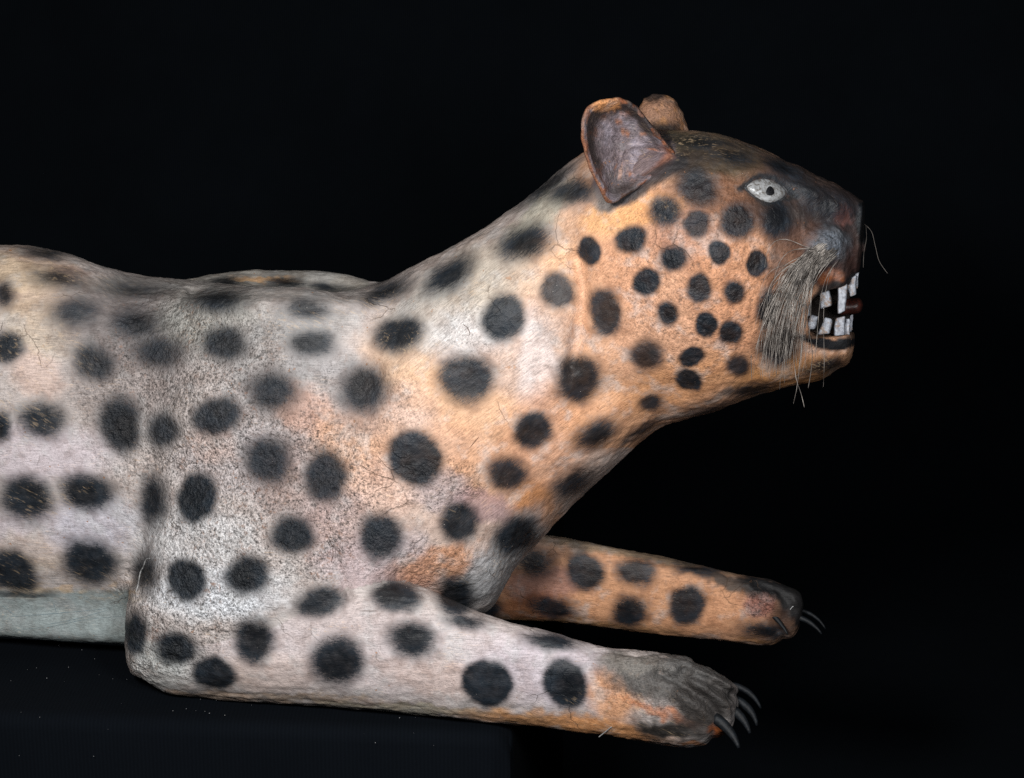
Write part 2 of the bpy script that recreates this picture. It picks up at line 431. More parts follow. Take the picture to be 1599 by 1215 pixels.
# near-leg spots must not land on the plank or the far side and vice versa
# ------------------------------------------------------------------ paint: ground colours
def lin(c):
    c = np.array(c, float) / 255
    return np.where(c <= .04045, c / 12.92, ((c + .055) / 1.055) ** 2.4)
BASE = (186, 177, 172)
C_or, C_pe, C_wh, C_lv, C_cr, C_br, C_rs = (216, 166, 124), (218, 186, 166), (226, 227, 230), (204, 193, 198), (206, 186, 152), (134, 125, 122), (166, 112, 84)
REG = [ # x, y, rx, ry, angle, colour, strength
 (780,620,220,300,35,(212,182,160),.8),(40,440,110,60,15,(190,160,132),.6),(860,440,70,60,-30,(222,184,150),.7),
 (20,425,90,30,12,C_cr,.55),(60,510,70,50,20,C_cr,.45),(130,440,60,18,15,(178,140,112),.5),(60,585,50,40,40,C_pe,.45),
 (190,500,130,80,10,(124,117,115),.9),(200,600,110,60,0,C_br,.65),(330,500,90,60,0,(156,156,150),.75),(420,560,120,60,0,(146,142,140),.7),(300,450,260,18,3,(120,117,112),.6),  # dim zone behind the shoulder: brown-grey paint, partly shade put into the colour
 (60,710,130,50,0,C_lv,.85),(70,830,140,45,0,C_lv,.8),(150,820,80,50,0,(200,200,212),.6),(40,860,70,30,10,C_cr,.35),(100,925,120,8,3,C_cr,.7),
 (430,660,110,80,20,(160,152,150),.7),(370,720,110,60,0,(172,164,166),.5),(330,690,40,30,20,C_pe,.35),(300,840,100,60,0,(212,212,214),.7),(340,930,120,45,0,(214,218,224),.8),
 (480,640,60,40,20,(206,160,132),.55),(560,700,75,75,0,C_or,.65),(600,765,55,55,0,C_pe,.7),(470,780,90,60,20,(160,150,148),.6),(560,600,70,50,0,(165,160,160),.5),
 (450,740,50,60,0,(160,128,112),.35),(640,580,90,50,35,(216,182,148),.8),(740,640,120,50,25,(220,176,134),.8),(640,630,50,40,0,C_pe,.5),
 (700,470,130,60,-35,(178,178,170),.6),(740,515,78,44,-15,(214,212,212),.75),(838,560,32,90,0,(220,208,204),.7),(770,430,90,60,-30,(196,184,164),.5),
 (890,380,60,60,-30,(224,176,128),.6),(850,330,90,24,-38,(170,166,150),.85),(700,700,60,50,0,(214,164,124),.6),(760,740,70,50,0,C_or,.6),
 (850,690,80,110,30,(218,164,124),.75),(835,790,40,40,0,(214,150,92),.8),(960,640,90,60,-20,(216,160,112),.85),
 (600,880,90,60,0,C_lv,.7),(690,880,90,30,-12,(214,156,112),.8),(650,930,60,30,20,(206,150,112),.6),(570,900,50,50,0,(196,170,166),.5),
 (690,770,50,34,0,(170,160,166),.6),(760,790,50,26,20,(158,128,134),.6),(800,850,80,28,-50,(170,170,172),.9),(760,900,60,40,-50,(176,176,178),.9),
 (520,820,60,70,0,(186,158,150),.5),(480,505,80,36,0,(150,150,150),.6),(500,560,60,30,0,(156,154,156),.5),(690,450,50,24,-30,(168,168,164),.5),(560,650,50,26,30,(150,136,132),.5),(530,880,50,40,0,(180,165,165),.6)]
HEADREG = [(1325,390,50,60,0,(64,50,46),1),(960,520,80,150,0,(222,176,138),.9),(1060,480,140,170,0,(206,160,126),1),(980,420,60,70,0,(208,156,118),.6),(1070,360,60,60,0,(172,128,104),.75),(1160,440,90,140,0,(194,142,104),.85),
 (1240,585,110,30,-10,(200,146,92),.95),(1060,600,110,40,-20,(206,150,100),.7),(1010,325,60,22,-12,(232,172,112),.8),(950,340,50,30,-20,(222,172,116),.7),
 (1160,300,110,60,10,(112,78,56),.9),(1110,240,120,40,8,(86,74,56),.95),(1065,250,45,45,0,(56,50,46),.8),(1020,215,120,20,0,(98,88,68),.9),
 (1250,325,95,68,30,(70,55,48),1),(1310,330,60,60,10,(56,45,42),1),(1300,420,60,40,0,(66,47,42),1),(1240,400,40,60,30,(96,70,56),.8),
 (1294,384,34,30,0,(104,112,122),.85),(1316,340,12,18,0,(128,84,72),.8),(1250,275,60,26,28,(56,48,46),.8)]
LEGREG = [(260,1000,60,80,0,(196,200,198),.8),(600,1020,340,70,5,(204,193,192),1),(700,1060,120,30,8,(206,184,172),.6),(420,1050,90,30,0,(206,186,174),.5),(400,1090,240,10,2,(190,166,140),.7),(640,1106,160,9,3,(190,184,158),.6),
 (860,1050,130,60,8,(196,186,192),.9),(560,960,140,36,4,(190,176,172),.6),(880,1132,170,18,7,(212,160,108),.95),(960,1085,50,46,20,(212,158,112),.9),(940,1140,90,22,8,(208,150,98),.9),
 (1030,1060,110,34,12,(96,93,90),1),(1100,1080,60,60,0,(64,61,59),1),(1060,1045,90,26,6,(84,82,80),1),(990,1035,60,20,6,(120,116,110),.9),
 (1030,1108,70,10,20,(186,120,76),.8),(1040,1136,56,15,4,(52,48,45),1),(1090,1130,40,30,0,(62,58,55),.8),(1122,1146,14,16,0,(160,92,48),1),(1080,1164,60,5,0,(170,120,80),.9)]
FARREG = [(1000,930,400,90,5,(202,152,112),1),(850,910,70,30,0,(150,112,100),.8),(1010,862,220,16,8,(128,114,92),.85),(830,950,70,26,0,(150,88,48),.6),(880,975,180,12,5,(150,116,72),.7),
 (1140,960,60,40,0,(206,154,114),.8),(1186,943,28,26,20,(150,104,88),1),(1140,906,90,14,10,(60,59,56),.9),(1205,918,60,24,20,(30,30,32),1),(1245,950,38,40,0,(32,31,32),1),(1215,972,26,26,0,(70,52,42),.8),(1190,1004,50,6,4,(190,140,90),.8)]
wx = px + 13 * fbm(pn / 30, 11) + 4 * vnoise(pn / 7, 12); wy = py + 13 * fbm(pn / 30, 21) + 4 * vnoise(pn / 7, 22)
rgb = np.tile(lin(BASE), (len(px), 1))
def regs(L, mask=None):
    for cx, cy, rx, ry, an, c, st in L:
        cc, sn = math.cos(math.radians(an)), math.sin(math.radians(an))
        dx, dy = wx - cx, wy - cy
        r = np.sqrt(((dx * cc + dy * sn) / rx) ** 2 + ((-dx * sn + dy * cc) / ry) ** 2)
        a = st * sstep(1.25, .55, r)
        if mask is not None: a = a * mask
        rgb[:] = rgb * (1 - a[:, None]) + lin(c) * a[:, None]
bodym = (~nearleg & ~farleg).astype(float)
regs(REG, bodym)
hm = sstep(872, 930, wx) * (py < 700) * bodym
regs([(1000, 450, 600, 400, 0, (208, 158, 118), .9)], hm)
regs(HEADREG, bodym * (px > 860))
regs(LEGREG, nearleg.astype(float))
regs(FARREG, farleg.astype(float))
top = sstep(24, 0, py - (383 + 0.18 * px)) * (px < 620)
rgb[hump] = lin((164, 160, 152))
ha = (sstep(60, 30, np.abs(wx - 410)) * sstep(9, 4, np.abs(wy - 437)) * hump)[:, None]
rgb[:] = rgb * (1 - ha) + lin((214, 178, 134)) * ha
pa = (sstep(916, 930, py + 7 * fbm(np.stack([px / 40, py / 14, q * 0], -1), 3)) * plankm0)[:, None]
rgb[:] = rgb * (1 - pa) + lin((150, 160, 160)) * pa
pn3 = vnoise(np.stack([px / 26, py / 5, q / 60], -1), 61)
pa = (sstep(.1, .5, pn3 + .5 * vnoise(pn / 9, 62)) * sstep(903, 914, py) * sstep(938, 926, py) * (px < 215) * (q < 0) * ~nearleg * .5)[:, None]
rgb[:] = rgb * (1 - pa) + lin((206, 174, 128)) * pa
sd = np.where(plankm0 & (py > 934), -40, sd)
sat_ = np.clip((rgb[:, 0] - rgb[:, 2]) / np.maximum(rgb[:, 0], .02), 0, 1)
rgb[:, 1] *= 1 - .045 * sat_
rgb[:, 2] *= 1 + .03 * sat_
# black paint on nose, lips, ear base
sx_ = px + 2.5 * vnoise(pn / 8, 12); sy_ = py + 2.5 * vnoise(pn / 8, 22)
def poly_dist(pts):
    Pp = np.array(pts, float); best = np.full(len(px), 1e9)
    for a, b in zip(Pp[:-1], Pp[1:]):
        ab = b - a; t = np.clip(((sx_ - a[0]) * ab[0] + (sy_ - a[1]) * ab[1]) / (ab @ ab), 0, 1)
        best = np.minimum(best, np.hypot(sx_ - a[0] - t * ab[0], sy_ - a[1] - t * ab[1]))
    return best
def stroke(pts, width, col, st=1, soft=4, mask=1):
    a = st * sstep(width + soft, max(width - soft, 0), poly_dist(pts)) * mask
    rgb[:] = rgb * (1 - a[:, None]) + lin(col) * a[:, None]
headm = bodym * (px > 860)
stroke([(1350, 322), (1345, 345), (1350, 372)], 10, (14, 14, 17), 1, 3, headm)
stroke([(1256, 524), (1280, 535), (1304, 540), (1334, 531)], 9, (24, 25, 29), 1, 2.5, headm * (py > 522))
stroke([(1272, 470), (1290, 448), (1312, 446), (1338, 430)], 6, (22, 21, 24), .95, 4, headm)
stroke([(1285, 436), (1300, 428), (1312, 432)], 8, (150, 88, 50), .8, 4, headm)
stroke([(960, 288), (985, 262), (1020, 238)], 36, (106, 94, 98), .95, 5, headm)
stroke([(1000, 286), (1030, 262), (1046, 246)], 7, (150, 92, 62), .7, 5, headm)
stroke([(945, 319), (985, 304), (1022, 276), (1062, 254)], 13, (44, 44, 47), .9, 6, headm)
stroke([(905, 300), (925, 305), (940, 318)], 12, (140, 132, 128), .7, 6, headm)
stroke([(1156, 294), (1164, 288), (1186, 274), (1208, 279), (1228, 294), (1246, 308)], 4.2, (34, 36, 40), .95, 2.5, headm)
stroke([(1164, 292), (1180, 312), (1200, 320), (1222, 313), (1240, 306)], 3.4, (44, 42, 42), .9, 2.5, headm)
inm = (px > 1250) & (py > 436) & (py < 524) & (q > -60) & (~nearleg)
rgb[inm] = lin((34, 24, 18))  # mouth hollow: dark brown, with its shade put into the colour
gum = (px > 1258) & (py > 517) & (py < 528) & (facing > 0) & (px < 1345)
rgb[gum] = rgb[gum] * .3 + lin((110, 84, 66)) * .7

# grain: how crusty the paint lies
GR = [(300,620,190,190,0,1),(420,780,230,170,0,1),(300,930,130,110,0,1),(660,890,110,60,-15,.7),(560,640,120,90,0,.7),(740,520,60,60,0,.5),(1040,1060,130,70,10,.6),(790,850,90,50,-45,.4),
      (1090,430,150,190,0,.62),(1250,350,120,90,20,.4),(1294,386,34,32,0,.8),(1185,943,28,26,0,.9),(600,720,70,60,0,.2),(690,760,80,50,0,.8)]
gr = np.full(len(px), .2)
for cx, cy, rx, ry, an, st in GR:
    r = np.sqrt(((wx - cx) / rx) ** 2 + ((wy - cy) / ry) ** 2)
    gr = np.maximum(gr, st * sstep(1.25, .6, r))
gr = np.where(plankm0 & (py > 925), .08, gr)
gr = np.where(nearleg & (px < 930), .2 + .8 * sstep(400, 300, px + .4 * (py - 1000)) * sstep(1075, 1040, py), gr)
gr = np.where(farleg & (px < 1160), .2, gr)
scr = np.zeros(len(px))
for cx, cy, rx, ry in ((60, 905, 90, 26), (30, 880, 60, 40), (175, 915, 60, 26), (60, 790, 60, 34), (100, 760, 60, 14), (30, 650, 60, 50), (60, 560, 80, 60), (90, 430, 110, 40), (570, 470, 60, 30),
                       (470, 500, 60, 20), (640, 550, 60, 40), (940, 1120, 90, 40), (990, 1100, 80, 30), (730, 880, 110, 34), (1010, 330, 60, 24), (700, 780, 60, 30), (1060, 225, 120, 24), (1300, 575, 40, 20), (1040, 1136, 70, 26)):
    r = np.sqrt(((wx - cx) / rx) ** 2 + ((wy - cy) / ry) ** 2); scr = np.maximum(scr, sstep(1.3, .4, r))
# direction of the brushing: 0 along the body, 1 up along the neck
fl = sstep(560, 700, px + (700 - py) * .35) * (py < 900) * (~nearleg & ~farleg)

# small real relief of the crust, hand-carved facets
amp = 0.5 + 1.5 * gr
disp = amp * (.9 * vnoise(pn / 9, 31) + 0.55 * vnoise(pn / 5, 32)) + 2.7 * fbm(pn / 50, 33, 2) * np.where(inm | (px > 1255), .2, 1)
st = np.stack([px / 60, py / 9, q / 9], -1)
disp += np.where(nearleg | farleg, .8, .3) * vnoise(st, 34)
Wp = (W3 + Nw * disp[:, None]) / 1000.0

# ------------------------------------------------------------------ materials
def new_mat(name):
    m = bpy.data.materials.new(name); m.use_nodes = True
    nt = m.node_tree
    return m, nt, nt.nodes['Principled BSDF']
def N(nt, t, **kw):
    n = nt.nodes.new(t)
    for k, v in kw.items(): setattr(n, k, v)
    return n
def math_n(nt, op, a, b=None, clamp=False):
    n = N(nt, 'ShaderNodeMath', operation=op); n.use_clamp = clamp
    for k, v in enumerate((a, b)):
        if v is None: continue
        if hasattr(v, 'is_output'): nt.links.new(v, n.inputs[k])
        else: n.inputs[k].default_value = v
    return n.outputs[0]
def noise_n(nt, vec, scale, detail=2, rough=.5, dist=0):
    n = N(nt, 'ShaderNodeTexNoise'); n.inputs['Scale'].default_value = scale
    n.inputs['Detail'].default_value = detail; n.inputs['Roughness'].default_value = rough; n.inputs['Distortion'].default_value = dist
    nt.links.new(vec, n.inputs['Vector']); return n.outputs[0]
def ramp_n(nt, fac, a, b):
    n = N(nt, 'ShaderNodeMapRange', interpolation_type='SMOOTHSTEP'); n.clamp = True
    nt.links.new(fac, n.inputs[0])
    for k, v in ((1, a), (2, b)):
        if hasattr(v, 'is_output'): nt.links.new(v, n.inputs[k])
        else: n.inputs[k].default_value = v
    return n.outputs[0]
def mix_n(nt, fac, a, b, mode='MIX'):
    n = N(nt, 'ShaderNodeMix', data_type='RGBA', blend_type=mode)
    for k, v in ((0, fac), (6, a), (7, b)):
        if hasattr(v, 'is_output'): nt.links.new(v, n.inputs[k])
        elif k == 0: n.inputs[0].default_value = v
        else: n.inputs[k].default_value = (*v, 1)
    return n.outputs[2]
def attr_n(nt, name):
    return N(nt, 'ShaderNodeAttribute', attribute_name=name)
def mapped(nt, vec, scale, rot=(0, 0, 0)):
    m = N(nt, 'ShaderNodeMapping'); m.inputs['Scale'].default_value = scale; m.inputs['Rotation'].default_value = rot
    nt.links.new(vec, m.inputs['Vector']); return m.outputs[0]

def carved_material():
    m, nt, bs = new_mat('painted_weathered_wood')
    tc = N(nt, 'ShaderNodeTexCoord').outputs['Object']
    col = attr_n(nt, 'paint').outputs['Color']
    sdn = attr_n(nt, 'spot_edge').outputs['Fac']; dkn = attr_n(nt, 'spot_dark').outputs['Fac']; sfn = attr_n(nt, 'spot_soft').outputs['Fac']
    grn = attr_n(nt, 'crust').outputs['Fac']; fln = attr_n(nt, 'brush').outputs['Fac']
    # noises
    fine = math_n(nt, 'ADD', math_n(nt, 'MULTIPLY', noise_n(nt, tc, 380, 3, .65), .6), math_n(nt, 'MULTIPLY', noise_n(nt, tc, 170, 3, .65), .4))
    med = noise_n(nt, tc, 170, 3, .6)
    big = noise_n(nt, tc, 38, 4, .6)
    sH = noise_n(nt, mapped(nt, tc, (34, 560, 560)), 1.0, 3, .6)
    # along the neck: turn so the long axis climbs to the upper right
    r2 = N(nt, 'ShaderNodeVectorRotate', rotation_type='Y_AXIS'); r2.inputs['Angle'].default_value = math.radians(38)
    nt.links.new(tc, r2.inputs['Vector'])
    sD = noise_n(nt, mapped(nt, r2.outputs[0], (60, 560, 560)), 1.0, 3, .6)
    mx = N(nt, 'ShaderNodeMix', data_type='FLOAT'); nt.links.new(fln, mx.inputs[0]); nt.links.new(sH, mx.inputs[2]); nt.links.new(sD, mx.inputs[3])
    streak = mx.outputs[0]
    # texture value: crust speckle where crusty, brush streaks elsewhere
    mt = N(nt, 'ShaderNodeMix', data_type='FLOAT'); nt.links.new(grn, mt.inputs[0]); mst = N(nt, 'ShaderNodeMix', data_type='FLOAT'); mst.inputs[0].default_value = .38; nt.links.new(streak, mst.inputs[2]); nt.links.new(noise_n(nt, tc, 620, 2, .6), mst.inputs[3])
    nt.links.new(mst.outputs[0], mt.inputs[2]); nt.links.new(fine, mt.inputs[3])
    tex = mt.outputs[0]
    # paint value varies with the texture
    v1 = ramp_n(nt, tex, .31, .68)
    g1 = math_n(nt, 'MULTIPLY_ADD', grn, .5); nt.nodes[-1].inputs[2].default_value = .36
    lo = math_n(nt, 'SUBTRACT', 1.0, g1)
    val = math_n(nt, 'MULTIPLY_ADD', v1, math_n(nt, 'MULTIPLY', g1, 1.55)); nt.links.new(lo, nt.nodes[-1].inputs[2])
    vnode = N(nt, 'ShaderNodeHueSaturation'); vnode.inputs['Saturation'].default_value = 1.0
    nt.links.new(val, vnode.inputs['Value']); nt.links.new(col, vnode.inputs['Color'])
    c = vnode.outputs[0]
    # tonal drift
    c = mix_n(nt, math_n(nt, 'MULTIPLY', ramp_n(nt, big, .42, .66), .55), c, (.60, .54, .51), 'MULTIPLY')
    cool = noise_n(nt, mapped(nt, tc, (1, 1, 1), (1, 2, 3)), 26, 3, .6)
    hs = N(nt, 'ShaderNodeHueSaturation'); hs.inputs['Saturation'].default_value = .35; hs.inputs['Value'].default_value = .95; nt.links.new(c, hs.inputs['Color'])
    c = mix_n(nt, math_n(nt, 'MULTIPLY', ramp_n(nt, cool, .48, .7), .6), c, hs.outputs[0])
    bw = N(nt, 'ShaderNodeRGBToBW'); nt.links.new(c, bw.inputs[0]); lum = ramp_n(nt, bw.outputs[0], .03, .25)
    rust = math_n(nt, 'MULTIPLY', math_n(nt, 'MULTIPLY', ramp_n(nt, noise_n(nt, tc, 120, 4, .7), .54, .66), ramp_n(nt, noise_n(nt, tc, 14, 3, .6), .42, .66)), math_n(nt, 'MULTIPLY', grn, lum))
    c = mix_n(nt, math_n(nt, 'MULTIPLY', rust, .75), c, (.24, .12, .07))
    # ochre undercoat showing through in scrapes and chips
    ochre = math_n(nt, 'MULTIPLY', ramp_n(nt, streak, .56, .72), ramp_n(nt, noise_n(nt, tc, 17, 3, .6), .46, .66))
    c = mix_n(nt, math_n(nt, 'MULTIPLY', math_n(nt, 'MULTIPLY', ochre, lum), .5), c, (.62, .42, .25))
    chips = math_n(nt, 'MULTIPLY', ramp_n(nt, noise_n(nt, tc, 62, 4, .7), .67, .69), ramp_n(nt, noise_n(nt, tc, 13, 2, .5), .47, .6))
    c = mix_n(nt, math_n(nt, 'MULTIPLY', chips, .8), c, (.42, .20, .09))
    # dark pits in the crust
    pit = math_n(nt, 'MULTIPLY', ramp_n(nt, med, .43, .32), grn)
    c = mix_n(nt, math_n(nt, 'MULTIPLY', pit, .5), c, (.055, .046, .042))
    # fine cracks in the old paint
    wv_ = N(nt, 'ShaderNodeVectorMath', operation='MULTIPLY_ADD'); nzc = N(nt, 'ShaderNodeTexNoise'); nzc.inputs['Scale'].default_value = 22; nzc.inputs['Detail'].default_value = 4
    nt.links.new(tc, nzc.inputs['Vector']); nt.links.new(nzc.outputs['Color'], wv_.inputs[0]); wv_.inputs[1].default_value = (.045, .045, .045); nt.links.new(tc, wv_.inputs[2])
    vo = N(nt, 'ShaderNodeTexVoronoi', feature='DISTANCE_TO_EDGE'); vo.inputs['Scale'].default_value = 17; nt.links.new(wv_.outputs[0], vo.inputs['Vector'])
    crk = math_n(nt, 'MULTIPLY', ramp_n(nt, vo.outputs['Distance'], .016, .004), ramp_n(nt, noise_n(nt, tc, 9, 3, .6), .57, .66))
    c = mix_n(nt, math_n(nt, 'MULTIPLY', crk, .45), c, (.10, .065, .045))
    # spots
    e = math_n(nt, 'ADD', sdn, math_n(nt, 'MULTIPLY', math_n(nt, 'SUBTRACT', tex, .5), math_n(nt, 'MULTIPLY', sfn, 5.0)))
    e = math_n(nt, 'ADD', e, math_n(nt, 'MULTIPLY', math_n(nt, 'SUBTRACT', big, .5), 7.0))
    mk = ramp_n(nt, e, math_n(nt, 'MULTIPLY', sfn, -1.5), math_n(nt, 'MULTIPLY', sfn, 1.1))
    worn = ramp_n(nt, noise_n(nt, tc, 60, 3, .6), .35, .75)
    dks = math_n(nt, 'SUBTRACT', math_n(nt, 'POWER', dkn, .18), math_n(nt, 'MULTIPLY', worn, .03))
    mk = math_n(nt, 'MULTIPLY', mk, dks)
    flecks = math_n(nt, 'MULTIPLY', ramp_n(nt, streak, .70, .76), ramp_n(nt, noise_n(nt, tc, 33, 2, .5), .5, .6))
    mk = math_n(nt, 'MULTIPLY', mk, math_n(nt, 'SUBTRACT', 1.0, math_n(nt, 'MULTIPLY', flecks, .6)), True)
    sps = math_n(nt, 'ADD', math_n(nt, 'MULTIPLY', tex, .6), math_n(nt, 'MULTIPLY', big, .6))
    spc = mix_n(nt, math_n(nt, 'MULTIPLY', ramp_n(nt, sps, .38, .78), math_n(nt, 'SUBTRACT', 1.0, math_n(nt, 'MULTIPLY', attr_n(nt, 'core').outputs['Fac'], .85))), (.0016, .0027, .0044), (.016, .0235, .033))
    c = mix_n(nt, mk, c, spc)
    r3 = N(nt, 'ShaderNodeVectorRotate', rotation_type='Y_AXIS'); r3.inputs['Angle'].default_value = math.radians(-28); nt.links.new(tc, r3.inputs['Vector'])
    sc1 = noise_n(nt, mapped(nt, r3.outputs[0], (28, 330, 330)), 1.0, 3, .6)
    scm = math_n(nt, 'MULTIPLY', ramp_n(nt, sc1, .56, .62), math_n(nt, 'MULTIPLY', attr_n(nt, 'scratch').outputs['Fac'], ramp_n(nt, noise_n(nt, tc, 30, 3, .6), .40, .58)))
    c = mix_n(nt, math_n(nt, 'MULTIPLY', scm, .3), c, (.58, .42, .26))
    spk = math_n(nt, 'MULTIPLY', ramp_n(nt, noise_n(nt, tc, 260, 2, .6), .74, .78), ramp_n(nt, noise_n(nt, tc, 30, 2, .5), .5, .6))
    c = mix_n(nt, math_n(nt, 'MULTIPLY', spk, .7), c, (.60, .56, .52))
    nt.links.new(c, bs.inputs['Base Color'])
    bs.inputs['Roughness'].default_value = .62
    bs.inputs['Specular IOR Level'].default_value = .30
    ro = math_n(nt, 'MULTIPLY_ADD', mk, -.10); nt.nodes[-1].inputs[2].default_value = .62
    nt.links.new(ro, bs.inputs['Roughness'])
    h = math_n(nt, 'ADD', math_n(nt, 'MULTIPLY', tex, 1.0), math_n(nt, 'MULTIPLY', math_n(nt, 'MULTIPLY', med, grn), 1.6))
    h = math_n(nt, 'SUBTRACT', h, math_n(nt, 'MULTIPLY', chips, .5))
    h = math_n(nt, 'SUBTRACT', h, math_n(nt, 'MULTIPLY', crk, .8))
    h = math_n(nt, 'ADD', h, math_n(nt, 'MULTIPLY', big, 1.5))
    b = N(nt, 'ShaderNodeBump'); b.inputs['Strength'].default_value = .75
    nt.links.new(math_n(nt, 'MULTIPLY_ADD', grn, .0030), b.inputs['Distance']); nt.nodes[-1].inputs[2].default_value = .0010
    for nd in nt.nodes:
        if nd.type == 'MATH' and nd.operation == 'MULTIPLY_ADD' and abs(nd.inputs[1].default_value - .0030) < 1e-6:
            nd.inputs[2].default_value = .0010
    nt.links.new(h, b.inputs['Height']); nt.links.new(b.outputs[0], bs.inputs['Normal'])
    return m

def simple(name, c1, c2, scale=200, rough=.6, bumpd=.001, spec=.4, stretch=(1, 1, 1), c3=None, scale3=40):
    m, nt, bs = new_mat(name)
    tc = mapped(nt, N(nt, 'ShaderNodeTexCoord').outputs['Object'], stretch)
    n = noise_n(nt, tc, scale, 3, .6)
    c = mix_n(nt, ramp_n(nt, n, .3, .7), c1, c2)
    if c3: c = mix_n(nt, ramp_n(nt, noise_n(nt, tc, scale3, 4, .65), .5, .62), c, c3)
    nt.links.new(c, bs.inputs['Base Color'])
    bs.inputs['Roughness'].default_value = rough; bs.inputs['Specular IOR Level'].default_value = spec
    b = N(nt, 'ShaderNodeBump'); b.inputs['Strength'].default_value = .7; b.inputs['Distance'].default_value = bumpd
    nt.links.new(n, b.inputs['Height']); nt.links.new(b.outputs[0], bs.inputs['Normal'])
    return m

MW = carved_material()

# ------------------------------------------------------------------ body object
leopard = root_empty('leopard_carving', 'carved wooden leopard painted orange and grey with black spots, crouching with bared teeth', 'wood carving', (0, 0, 0))
me = bpy.data.meshes.new('body')
me.vertices.add(len(Wp)); me.vertices.foreach_set('co', Wp.astype(np.float32).ravel())
me.loops.add(len(Qd) * 4); me.polygons.add(len(Qd))
me.loops.foreach_set('vertex_index', Qd.astype(np.int32).ravel())
me.polygons.foreach_set('loop_start', np.arange(0, len(Qd) * 4, 4, dtype=np.int32))
me.polygons.foreach_set('use_smooth', np.ones(len(Qd), bool))
me.update(calc_edges=True)
a = me.color_attributes.new('paint', 'FLOAT_COLOR', 'POINT')
a.data.foreach_set('color', np.concatenate([rgb, np.ones((len(rgb), 1))], 1).astype(np.float32).ravel())
for nm, arr in (('spot_edge', np.clip(sd, -40, 40)), ('spot_dark', dk), ('spot_soft', sf), ('crust', gr), ('brush', fl), ('scratch', scr), ('core', core)):
    a = me.attributes.new(nm, 'FLOAT', 'POINT'); a.data.foreach_set('value', np.asarray(arr, np.float32))
me.materials.append(MW)
body = bpy.data.objects.new('body', me); COL.objects.link(body); body.parent = leopard
print('body verts', len(Wp))

# front surface lookup
tri = np.concatenate([Qd[:, [0, 1, 2]], Qd[:, [0, 2, 3]]])
bvh = BVHTree.FromPolygons([tuple(v) for v in Wp], [tuple(int(k) for k in f) for f in Qd])
camv = Vector(CAM / 1000)
fwd = Vector((0, CP, -SP))
def surf(px_, py_, default=-200):
    d = (Vector(to_world(px_, py_, 0)) - camv).normalized()
    h = bvh.ray_cast(camv, d)
    if h[0] is None: return default
    return (h[0] - camv).dot(fwd) * 1000 - D

for nm, m_ in (('near leg', nearleg & (px < 790)), ('near paw', nearleg & (px > 900)), ('far leg', farleg)):
    print(nm, 'min z', Wp[m_][:, 2].min())

# ------------------------------------------------------------------ other materials
def lc(c): return tuple(float(v) for v in lin(c))
M_tooth = simple('tooth_paint', lc((158, 162, 170)), lc((112, 114, 122)), 200, .5, .0012, c3=lc((122, 104, 92)), scale3=75)
M_tongue = simple('tongue_paint', lc((64, 27, 20)), lc((34, 20, 17)), 300, .45, .0006)
M_claw = simple('claw_horn', lc((6, 8, 11)), lc((16, 21, 26)), 160, .6, .0012, .28, stretch=(1, 1, 1))
M_eye = simple('eye_paint', lc((172, 174, 176)), lc((128, 128, 128)), 120, .22, .0009, .5, c3=lc((104, 100, 96)), scale3=170)
M_black = simple('black_paint', (.004, .004, .005), (.012, .012, .014), 300, .5, .0005)
M_lid = simple('eye_line_paint', lc((34, 36, 40)), lc((58, 58, 60)), 300, .6, .0008)
M_hair = simple('whisker_hair', lc((176, 168, 160)), lc((66, 60, 56)), 55, .5, .0001)
M_crack = simple('crack_shadow', lc((48, 32, 24)), lc((78, 48, 32)), 300, .9, .0002, .1)
M_fibre = simple('fibre', lc((180, 180, 180)), lc((140, 140, 140)), 300, .6, .0001)
M_lint = simple('lint_fluff', lc((150, 150, 150)), lc((110, 112, 116)), 300, .8, .0001)

def tube(pts, radii, sides=6, flat=1.0, frame=None):
    """tapered tube through world points (metres) -> verts, faces"""
    pts = [Vector(p) for p in pts]; V, F = [], []
    up0 = Vector((0.1, -1, 0.3)).normalized()
    for k, p in enumerate(pts):
        t = (pts[min(k + 1, len(pts) - 1)] - pts[max(k - 1, 0)]).normalized()
        a = up0.cross(t).normalized(); b = t.cross(a)
        for s in range(sides):
            th = 2 * math.pi * s / sides
            V.append(p + a * (radii[k] * math.cos(th)) + b * (radii[k] * flat * math.sin(th)))
    for k in range(len(pts) - 1):
        for s in range(sides):
            s2 = (s + 1) % sides
            F.append((k * sides + s, k * sides + s2, (k + 1) * sides + s2, (k + 1) * sides + s))
    F.append(tuple(range(sides))[::-1]); F.append(tuple((len(pts) - 1) * sides + s for s in range(sides)))
    return V, F

def bez(a, b, c, d, n):
    out = []
    for k in range(n):
        t = k / (n - 1); u = 1 - t
        out.append(tuple(u ** 3 * a[i] + 3 * u * u * t * b[i] + 3 * u * t * t * c[i] + t ** 3 * d[i] for i in range(len(a))))
    return out

def give_paint(me, rgbv, crust, sde=-40.0, brush=0.0):
    n = len(me.vertices)
    a = me.color_attributes.new('paint', 'FLOAT_COLOR', 'POINT')
    a.data.foreach_set('color', np.concatenate([rgbv, np.ones((n, 1))], 1).astype(np.float32).ravel())
    for nm, v in (('spot_edge', sde), ('spot_dark', .9), ('spot_soft', 6.0), ('crust', crust), ('brush', brush), ('scratch', .3), ('core', 0)):
        a = me.attributes.new(nm, 'FLOAT', 'POINT')
        a.data.foreach_set('value', np.broadcast_to(np.asarray(v, np.float32), (n,)).copy())

